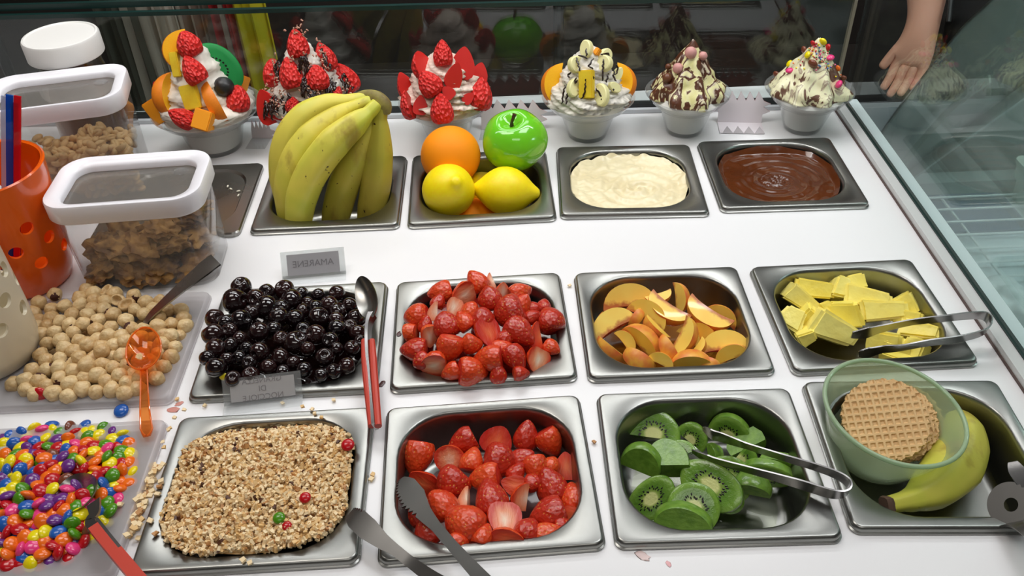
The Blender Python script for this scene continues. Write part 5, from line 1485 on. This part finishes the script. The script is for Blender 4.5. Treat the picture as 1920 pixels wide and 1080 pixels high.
s1.berry(446, 187, 54, 'half', 78, 260, out=.004); s1.berry(342, 221, 48, 'half', 140, 270, out=.006); s1.berry(283, 174, 38, 'half', 110, 250, out=.010); s1.berry(449, 134, 30, 'whole', 100, 60, out=.004)
s1.cube(383, 226, 34, 38, 60, FOR, 'orange_cube', .02); s1.cube(292, 208, 28, 46, 110, FOR, 'orange_cube', .02); s1.cube(451, 155, 30, 34, 60, FOR, 'orange_cube', .02)
# 2 strawberry and chocolate
s2 = Sundae(595, 265, 184, .056, (557, 75), [(-.004, .058), (.006, .056), (.03, .043), (.055, .028), (.075, .020), (.090, .013), (.098, .004)], 'sundae with chocolate-drizzled nutty strawberries behind the bananas', WC, .07, swirl=1, base_r=.03, seed=2)
for a, b_, h, an, k, ro in ((558, 84, 52, 92, 'whole', 60), (506, 139, 56, 85, 'half', 240), (545, 140, 58, 92, 'whole', 60), (594, 148, 52, 90, 'whole', 70), (610, 108, 52, 105, 'half', 250), (648, 148, 56, 112, 'half', 250), (630, 180, 34, 60, 'whole', 60), (502, 202, 62, 100, 'half', 120), (549, 198, 32, 80, 'whole', 60)):
    s2.berry(a, b_, h, k, an, ro, out=.006)
rd = random.Random(11); lines = []
for cx_, cy_ in ((558, 84), (506, 135), (545, 138), (594, 146), (612, 106), (650, 148), (505, 200), (580, 185), (620, 165), (560, 115), (575, 160), (530, 190), (600, 190), (635, 195)):
    for q in range(6):
        x0 = cx_ + rd.uniform(-15, 15); y0 = cy_ - rd.uniform(8, 22)
        lines.append([(x0, y0), (x0 + rd.uniform(-5, 5), y0 + 10), (x0 + rd.uniform(-7, 7), y0 + 20), (x0 + rd.uniform(-5, 5), y0 + rd.uniform(28, 40))])
s2.drizzle(lines, .0016, out=.0105)
bits = []
for k in range(230):
    cx_, cy_ = rd.choice(((558, 74), (506, 130), (545, 128), (500, 150), (612, 96), (655, 140), (560, 66), (520, 150), (600, 120), (590, 172), (515, 180), (640, 185), (520, 200)))
    p = s2.hit(cx_ + rd.gauss(0, 11), cy_ + rd.gauss(0, 14), .0125) - s2.b
    bits.append(xf((( [(0, 0, 0), (1, .2, 0), (.9, 1, .1), (0, .8, 0), (.1, .1, .9), (1, .3, .8), (.8, 1, .9), (.1, .7, 1)]), [(0, 3, 2, 1), (4, 5, 6, 7), (0, 1, 5, 4), (1, 2, 6, 5), (2, 3, 7, 6), (3, 0, 4, 7)]), Matrix.Translation(p) @ Euler((rd.uniform(0, 6), rd.uniform(0, 6), 0)).to_matrix().to_4x4() @ Matrix.Diagonal((.0034, .0018, .0018, 1))))
x_ = mk('nut_bits', *merge(*bits), M('nut_bits', S(206, 160, 138), .6), s2.o, smooth=False); x_['kind'] = 'stuff'
# 3 strawberry sundae
s3 = Sundae(841, 259, 175, .050, (832, 92), [(-.004, .048), (.006, .050), (.022, .043), (.040, .034), (.055, .025), (.068, .017), (.078, .008), (.082, .002)], 'sundae of red strawberry halves behind the orange', PC, .10, swirl=1, base_r=.027, seed=3)
for a, b_, h, an, k, ro in ((830, 102, 48, 88, 'whole', 60), (794, 122, 54, 108, 'half', 40), (868, 120, 56, 80, 'half', 90), (852, 143, 46, 70, 'half', 60), (897, 143, 46, 72, 'half', 90), (806, 158, 54, 118, 'half', 265), (762, 162, 50, 108, 'half', 50),
                          (770, 197, 52, 104, 'half', 20), (902, 178, 58, 82, 'half', 250), (828, 205, 54, 92, 'half', 270), (878, 184, 24, 40, 'half', 90), (841, 174, 28, 130, 'half', 90), (788, 198, 34, 80, 'half', 90)):
    s3.berry(a, b_, h, k, an, ro, out=.006)
# 4 banana / mango sundae
s4 = Sundae(1101, 252, 173, .050, (1100, 84), [(-.004, .050), (.006, .048), (.020, .040), (.040, .032), (.055, .026), (.070, .019), (.085, .011), (.094, .003)], 'sundae with banana slices, mango and chocolate drizzle behind the cream pan', WC, .09, swirl=1, base_r=.026, seed=4)
s4.slice_(1038, 163, 80, .5, 100, 175, [MSK, MANGO, MANGO], 'mango_piece', flat=1.2); s4.slice_(1180, 159, 76, .5, 78, 10, [MSK, MANGO, MANGO], 'mango_piece', flat=1.2)
for a, b_, w, h, an in ((1100, 92, 24, 34, 95), (1079, 121, 30, 32, 85), (1132, 119, 36, 32, 92), (1141, 103, 24, 26, 70), (1128, 178, 30, 44, 105), (1075, 165, 24, 36, 70), (1159, 140, 16, 30, 60), (1151, 164, 28, 18, 60)):
    p = s4.hit(a, b_, .003); k = mpp(p)
    o = mk('banana_slice', *lathe([(.001, -.5), (.85, -.5), (.97, -.38), (1, 0), (.97, .38), (.85, .5), (.001, .5)], 28), BNS, angle=40)
    ru_, uu_, nv = view_axes(p); aa = math.radians(an); Y = ru_ * math.cos(aa) + uu_ * math.sin(aa); Z = (nv * .8 + ru_ * .5 * (1 if a % 2 else -1) + uu_ * .1).normalized(); Y = (Y - Z * Y.dot(Z)).normalized()
    o.parent = s4.o; o.matrix_basis = basis(Y.cross(Z), Y, Z, p - s4.b, (w / 2 * k, h / 2 * k, .010))
s4.cube(1100, 158, 28, 52, 92, FYL, 'mango_block'); s4.cube(1120, 97, 10, 14, 60, FOR, 'orange_cube')
DL = [[(1097, 77), (1099, 92), (1100, 105)], [(1080, 107), (1084, 120), (1088, 134)], [(1133, 105), (1131, 120), (1130, 135), (1130, 152)], [(1142, 108), (1148, 118), (1150, 124)], [(1108, 137), (1100, 142), (1098, 158), (1096, 176), (1090, 186)],
      [(1108, 137), (1112, 146), (1110, 152)], [(1117, 165), (1126, 178), (1132, 195)], [(1134, 172), (1140, 178), (1142, 186)], [(1060, 160), (1056, 175), (1054, 195)], [(1066, 170), (1062, 185), (1062, 196)], [(1112, 110), (1104, 124), (1112, 130)],
      [(1140, 138), (1138, 150), (1136, 155)], [(1152, 132), (1150, 145), (1156, 152)], [(1166, 120), (1160, 128), (1154, 140)], [(1070, 135), (1066, 140), (1066, 146)], [(1085, 104), (1096, 106), (1100, 110)], [(1151, 167), (1152, 169), (1151, 170)], [(1126, 102), (1140, 100), (1146, 112)], [(1080, 145), (1078, 156), (1084, 150)]]
s4.drizzle(DL, .0011, out=.0085)
# 5 marbled chocolate sundae
s5 = Sundae(1282, 244, 158, .050, (1298, 75), [(-.004, .046), (.004, .0445), (.016, .037), (.030, .029), (.044, .0215), (.057, .0145), (.067, .009), (.076, .0045), (.081, .0012)], 'sundae with marbled chocolate cream and pink balls above the chocolate pan', MB5, .10, base_r=.0245, seed=5)
PK = M('pink_malt_ball', S(214, 160, 156), .5, c2=S(196, 136, 128), nscale=100)
for a, b_, r_ in ((1295, 99, 11.5), (1318, 105, 8.5), (1271, 128, 10)): s5.ball(a, b_, r_, PK, 'pink_ball', out=.002)
for a, b_, r_ in ((1251, 146, 9), (1253, 125, 6), (1296, 99.5, 5)): s5.ball(a, b_, r_, M('brown_ball', S(104, 60, 36), .4), 'brown_ball', out=.004)
# 6 candy sundae
s6 = Sundae(1503, 239, 162, .050, (1532, 72), [(-.004, .046), (.004, .0445), (.016, .037), (.030, .029), (.044, .0215), (.057, .0145), (.067, .009), (.076, .0045), (.081, .0012)], 'sundae topped with coloured candies and sprinkles at far right', MB6, .10, base_r=.0245, seed=6)
cm = {k: v.materials[0] for k, v in CM.items()}
for a, b_, r_, k in ((1543, 78, 8, 'y'), (1556, 89, 7, 'r'), (1501, 92, 7, 'n'), (1514, 103, 7, 'y'), (1557, 108, 7.5, 'k'), (1524, 120, 10, 'n'), (1476, 119, 7.5, 'y'), (1480, 132, 7, 'k'), (1456, 140, 8, 'n'), (1575, 128, 6, 'o'), (1582, 146, 6, 'n'), (1573, 158, 8, 'k'), (1524, 81, 5.5, 'r')):
    o = s6.ball(a, b_, r_, cm[k], 'candy_topping', .62, out=.003)
    if k: o['label'] = CNAME[k] + ' candy'
rd = random.Random(9); groups = {}
for k in range(90):
    cx_, cy_ = rd.choice(((1545, 100), (1540, 115), (1556, 125), (1525, 100), (1560, 130), (1495, 118), (1520, 90), (1535, 90), (1575, 130)))
    p = s6.hit(cx_ + rd.gauss(0, 8), cy_ + rd.gauss(0, 8), .0015) - s6.b
    groups.setdefault(rd.choice('rrygbko'), []).append(xf(rocky(1, 1, 0), Matrix.Translation(p) @ Matrix.Diagonal((.0013,) * 3 + (1,))))
for k, v in groups.items():
    x_ = mk('sprinkles', *merge(*v), cm[k], s6.o); x_['kind'] = 'stuff'; x_['label'] = CNAME[k] + ' sprinkles'

# ------------------------------------------------------------------ lidded boxes, jar, holders
BOXP = clear('clear_box_plastic', (.95, .95, .95), 1.42, .03, haze=.07, hazecol=(.75, .75, .75))
def lidded_box(loc, rz, w, d, h, label):
    t = empty('storage_box', loc, label, 'container', rz=rz)
    outer = [(w * .955, d * .94, .020, 0), (w * .965, d * .95, .022, .002), (w, d, .024, h)]
    inner = [(w - .003, d - .003, .0225, h), (w * .965 - .003, d * .95 - .003, .021, .004), (w * .93, d * .92, .020, .003)]
    mk('box_body', *loft([rrect(a, b, r, 7, z) for a, b, r, z in outer + inner], True, True), BOXP, t, angle=60)
    lw, ld = w + .010, d + .010; r = .028; H = h - .004
    lid = [(lw - .002, ld - .002, r, H), (lw, ld, r, H + .002), (lw, ld, r, H + .019), (lw - .002, ld - .002, r - .001, H + .0212), (lw - .006, ld - .006, r - .003, H + .0215),
           (lw - .028, ld - .026, r - .010, H + .0175), (lw - .031, ld - .029, r - .011, H + .0150), (lw - .031, ld - .029, r - .011, H + .010)]
    mk('lid_rim', *loft([rrect(a, b, q, 8, z) for a, b, q, z in lid]), LIDW, t, angle=50)
    mk('lid_window', *loft([rrect(lw - .031, ld - .029, r - .011, 8, H + .0085), rrect(lw - .031, ld - .029, r - .011, 8, H + .0098)], True, True), clear('lid_window_plastic', (.86, .85, .83), 1.5, .08, haze=.22, hazecol=(.55, .53, .5)), t, smooth=False)
    V, Fc = lathe([(.001, 0), (.0075, 0), (.008, .0006), (.0075, .0012), (.001, .0012)], 24)
    k = mk('vent_button', V, Fc, BOXP, t); k.location = (lw / 2 - .034, ld / 2 - .028, H + .010)
    return t
lidded_box((-.389, .188, -.0075), .06, .150, .094, .098, 'clear lidded box of brown biscuit pieces behind the hazelnuts')
bx2 = lidded_box((-.526, .365, -.0075), .20, .150, .094, .122, 'clear lidded box of blanched peanuts at the back left')
# biscuit pieces
BIS = [M('biscuit_piece', S(176, 132, 72), .7, c2=S(92, 58, 32), nscale=90, bmp=.5, bscale=120, bdist=.003), M('biscuit_piece_pale', S(184, 140, 80), .7, c2=S(120, 80, 44), nscale=60, bmp=.5, bscale=120, bdist=.003)]
rd = random.Random(21)
BP = [(-.052, -.026, .016), (-.020, -.028, .014), (.014, -.028, .016), (.048, -.026, .014), (-.050, .014, .014), (-.015, .012, .014), (.022, .012, .015), (.050, .014, .014),
      (-.038, -.012, .034), (-.004, -.016, .036), (.030, -.012, .036), (.052, .004, .036), (-.030, .016, .034), (.006, .014, .038), (.036, .018, .044), (.018, -.004, .050), (-.052, -.004, .030), (.050, .020, .055)]
for i, (x, y, z) in enumerate(BP):
    o = mk('biscuit_piece', *rocky(.0175, 4, .55, 2.6, i + 5, (1.3, .95, .55)), BIS[i % 2], angle=28)
    ca, sa = math.cos(.06), math.sin(.06)
    o.location = (-.389 + x * ca - y * sa, .188 + x * sa + y * ca, z - .0075 + .001); o.rotation_euler = (rd.uniform(-.35, .35), rd.uniform(-.35, .35), rd.uniform(0, 3))
    tag(o, 'rough brown nut biscuit piece inside the clear lidded box', 'biscuit', 'biscuit pieces in the lidded box')
# peanuts
PNM = M('peanut', S(224, 190, 132), .5, c2=S(208, 166, 104), nscale=60, vary=(S(232, 200, 144), S(212, 174, 116)))
def peanut_mesh(i):
    bm = bmesh.new(); bmesh.ops.create_uvsphere(bm, u_segments=16, v_segments=12, radius=1)
    for v in bm.verts:
        c = v.co.copy(); v.co = Vector((c.x, c.y * .62, c.z * .58))
        if i % 3 == 0 and c.z > 0: v.co.z *= .15 + .6 * abs(c.x) + .5 * abs(c.y)
        else: v.co.z -= .15 * math.exp(-(c.y / .15) ** 2) * (1 if c.z > 0 else 0)
    me = bpy.data.meshes.new('peanut'); bm.to_mesh(me); bm.free(); me.materials.append(PNM)
    me.polygons.foreach_set('use_smooth', [True] * len(me.polygons)); return me
PM = [peanut_mesh(i) for i in range(3)]
rd = random.Random(31); P0 = []
for k in range(290):
    P0.append((rd.uniform(-.062, .062), rd.uniform(-.036, .036), rd.uniform(.010, .062 + .008 * math.sin(k))))
# prefer the visible shell: front, right and top
P0 = [(x, (-.036 if k % 3 == 0 else y), z) if k % 3 != 1 else (x, y, .060 + .006 * math.sin(x * 60)) for k, (x, y, z) in enumerate(P0)]
P1 = relax(P0, [.0052] * len(P0), .05, 40)
ca, sa = math.cos(.20), math.sin(.20)
for k, p in enumerate(P1):
    x = max(-.064, min(.064, p.x)); y = max(-.036, min(.036, p.y)); z = max(.008, min(.072, p.z))
    o = bpy.data.objects.new('peanut', PM[k % 3]); COL.objects.link(o)
    o.location = (-.526 + x * ca - y * sa, .365 + x * sa + y * ca, z - .0075); s = .0078; o.scale = (s, s, s)
    o.rotation_euler = (rd.gauss(0, .7), rd.gauss(0, .5), rd.uniform(0, 6))
    tag(o, 'blanched split peanut inside the clear box at back left', 'peanut', 'peanuts in the lidded box')
o = mk('lower_peanuts', *loft([rrect(.122, .066, .018, 7, z_) for z_ in (.005, .052)], True, True), PNM); o.location = (-.526, .365, -.0075); o.rotation_euler = (0, 0, .20)
o.modifiers.new('s', 'SUBSURF').levels = 0
tag(o, 'packed inner peanuts in the clear box at back left', 'peanuts', kind='stuff')
# jar
jar = empty('glass_jar', (-.545, .4545, -.0075), 'clear jar with ribbed white screw lid and amber contents, back left', 'jar')
jar.scale = (.90, .90, 1); jar.location = (-.548, .463, -.0075)
H = .150
mk('jar_body', *lathe([(.001, 0), (.044, 0), (.048, .004), (.048, .100), (.045, .118), (.043, .125), (.043, H), (.0415, H), (.0415, .126), (.0435, .118), (.0465, .100), (.0465, .005), (.001, .003)], 48), clear('jar_glass', (.93, .91, .88), 1.5, .0), jar)
mk('amber_contents', *lathe([(.001, .004), (.0455, .006), (.0455, .098), (.042, .108), (.001, .108)], 36), M('amber_contents', S(120, 62, 22), .15, c2=S(70, 34, 14), nscale=35, coat=.4), jar)
V, Fc = lathe([(.0505, H - .012), (.0515, H - .011), (.0515, H + .012), (.0500, H + .0145), (.0475, H + .0148), (.046, H + .0135), (.001, H + .0132)], 160, False, True, lambda r, z, a: r * (1 + (.006 * math.cos(80 * a) if r > .0508 else 0)))
mk('screw_lid', V, Fc, WPLAST, jar, angle=40)
# perforated holders
def holder_cup(name, loc, R, H, mat, label, holes, rz=0, flare=1.0):
    t = empty(name, loc, label, 'utensil holder', rz=rz)
    def shell(r_off):
        return [(R * .90 + r_off, .004), (R * .97 + r_off, .018), (R + r_off, .05), (R + r_off, H - .004), (R * 1.01 + r_off, H)]
    prof = [(.001, 0), (R * .80, 0), (R * .90, .004)] + shell(0)[1:] + [(R * .985, H + .0015), (R * .955, H)] + [(a, b) for a, b in shell(-.0035)[::-1]] + [(.001, .006)]
    prof = [(r * (.94 + (flare - .94) * min(1, z / H)) if flare != 1 else r, z) for r, z in prof]
    V, Fc = lathe(prof, 64, True, True)
    me = bpy.data.meshes.new('holder_body'); me.from_pydata(V, [], Fc)
    bm = bmesh.new(); bm.from_mesh(me); bmesh.ops.recalc_face_normals(bm, faces=bm.faces); bm.to_mesh(me); bm.free()
    o = bpy.data.objects.new('holder_body', me); COL.objects.link(o)
    cut = []
    for a_deg, z, r in holes:
        a = math.radians(a_deg)
        q = Matrix.Rotation(a, 4, 'Z') @ Matrix.Translation((R * (1 if flare == 1 else .94 + (flare - .94) * z / H), 0, z)) @ Matrix.Rotation(PI / 2, 4, 'Y')
        cut.append(xf(lathe([(r, -.016), (r, .016)], 28, True, True), q))
    cv, cf = merge(*cut); cmh = bpy.data.meshes.new('c'); cmh.from_pydata(cv, [], cf)
    bm = bmesh.new(); bm.from_mesh(cmh); bmesh.ops.recalc_face_normals(bm, faces=bm.faces); bm.to_mesh(cmh); bm.free()
    co = bpy.data.objects.new('c', cmh); COL.objects.link(co)
    b = o.modifiers.new('b', 'BOOLEAN'); b.object = co; b.operation = 'DIFFERENCE'; b.solver = 'EXACT'
    dg = bpy.context.evaluated_depsgraph_get(); nm = bpy.data.meshes.new_from_object(o.evaluated_get(dg))
    bpy.data.objects.remove(o); bpy.data.objects.remove(co); nm.materials.clear()
    fin('holder_body', nm, mat, t, True, 40)
    return t
def hring(zs, n, r, off):
    return [(off + (k + (.5 if i % 2 else 0)) * 360 / n, z, r) for i, z in enumerate(zs) for k in range(n)]
OC = holder_cup('utensil_holder', (-.526, .172, -.0075), .050, .142, M('orange_ceramic', S(238, 96, 8), .22, coat=.3), 'orange perforated holder with plastic spoons at left edge', hring((.045, .068, .091), 9, .0072, 0), flare=1.20)
CCp = holder_cup('utensil_holder', (-.509, .036, .0006), .050, .130, M('cream_ceramic', S(222, 212, 188), .3, coat=.2), 'cream-white perforated holder at the left edge by the hazelnuts', hring((.055, .078, .101), 9, .0075, 8))
SPC = [((.75, .78, .9), (.7, .75, .9), 'clear colourless'), ((.05, .25, .8), (.02, .2, .75), 'translucent blue'), ((.95, .08, .10), (.9, .03, .06), 'translucent red'), ((.45, .12, .55), (.35, .08, .5), 'translucent purple')]
for i, (tn, hz_, nm_) in enumerate(SPC):
    top = aty((9, 18, 33, 27)[i], (180, 178, 180, 192)[i], .205)
    bot = Vector((-.551 + (-.006, .002, .012, .006)[i], .172 + (.006, 0, -.006, .012)[i], 0))
    m_ = clear('plastic_' + str(i), tn, 1.45, .05, haze=.5, hazecol=hz_)
    P_ = smoothpath([bot, bot.lerp(top, .5), top], 6)
    t = empty('plastic_spoon', bot, f'{nm_} plastic spoon standing in the orange holder', 'spoon', 'plastic spoons in the orange holder')
    mk('handle', *ribbon([q - bot for q in P_], [.006, .006, .0065, .0065], (1, .15, 0), .0022), m_, t)
    o = mk('spoon_bowl', *spoon_bowl(.030, .017, .004), m_, t); o.matrix_basis = frame(Vector((0, 0, .012)), (top - bot), (0, -1, .2))
# steel pan lid lying on the counter
ld = empty('pan_lid', (-.398, .3165, -.0075), 'flat steel pan lid with sprinkled grains, behind the biscuit box', 'lid', rz=.01)
rg = [(W, D, .009, 0), (W, D, .009, .0045), (W - .003, D - .003, .008, .0062), (.150, .136, .040, .0064), (.145, .131, .039, .0035), (.120, .106, .030, .0030)]
mk('lid_plate', *loft([rrect(a, b, r, 8, z) for a, b, r, z in rg], True, True), STEELD, ld, angle=40)
mk('knob', *lathe([(.001, .003), (.018, .003), (.017, .0045), (.009, .006), (.007, .010), (.013, .016), (.013, .018), (.001, .0185)], 32), STEEL, ld, angle=40)
for i, (a, b_) in enumerate([(463, 324), (427, 349), (433, 354), (447, 358), (447, 366), (478, 308)]):
    o = mk('rice_grain', *rocky(1, 2, .05, 1, i), M('grain_white', S(238, 232, 214), .5) if i == 0 else bpy.data.materials['grain_white'], angle=180)
    o.location = at(a, b_, -.0025); o.scale = (.0026, .0011, .0011); o.rotation_euler = (0, 0, .5 + i)
    tag(o, 'white grain lying on the flat steel lid', 'grain', 'white grains on the steel lid')
# sticky marks and specks on the counter
for i, (a, b_, w, lab) in enumerate([(325, 768, .006, 'small reddish smear on the counter behind the nut pan'), (336, 757, .004, 'tiny red crumb smear near the cherry pan corner'), (716, 720, .0045, 'dark red drip beside the upper strawberry pan corner'), (748, 626, .004, 'dark fleck on the rim left of the upper strawberries'),
                                   (1253, 1057, .003, 'small pink juice drop on the counter below the kiwi pan'), (1205, 1042, .006, 'faint pink stain on the counter below the lower strawberries')]):
    me_ = rocky(1, 2, .5, 2, i)
    o = mk('juice_spot', *me_, M('juice_spot', (S(206, 140, 128), S(206, 140, 128), S(70, 16, 16), S(70, 16, 16), S(232, 176, 178), S(228, 204, 200))[i], .3), angle=180); p = at(a, b_, -.0072 if i != 3 else .0006); o.location = p; o.scale = (w, w * .6, .0003); o.rotation_euler = (0, 0, .5 * i)
    tag(o, lab, 'stain')
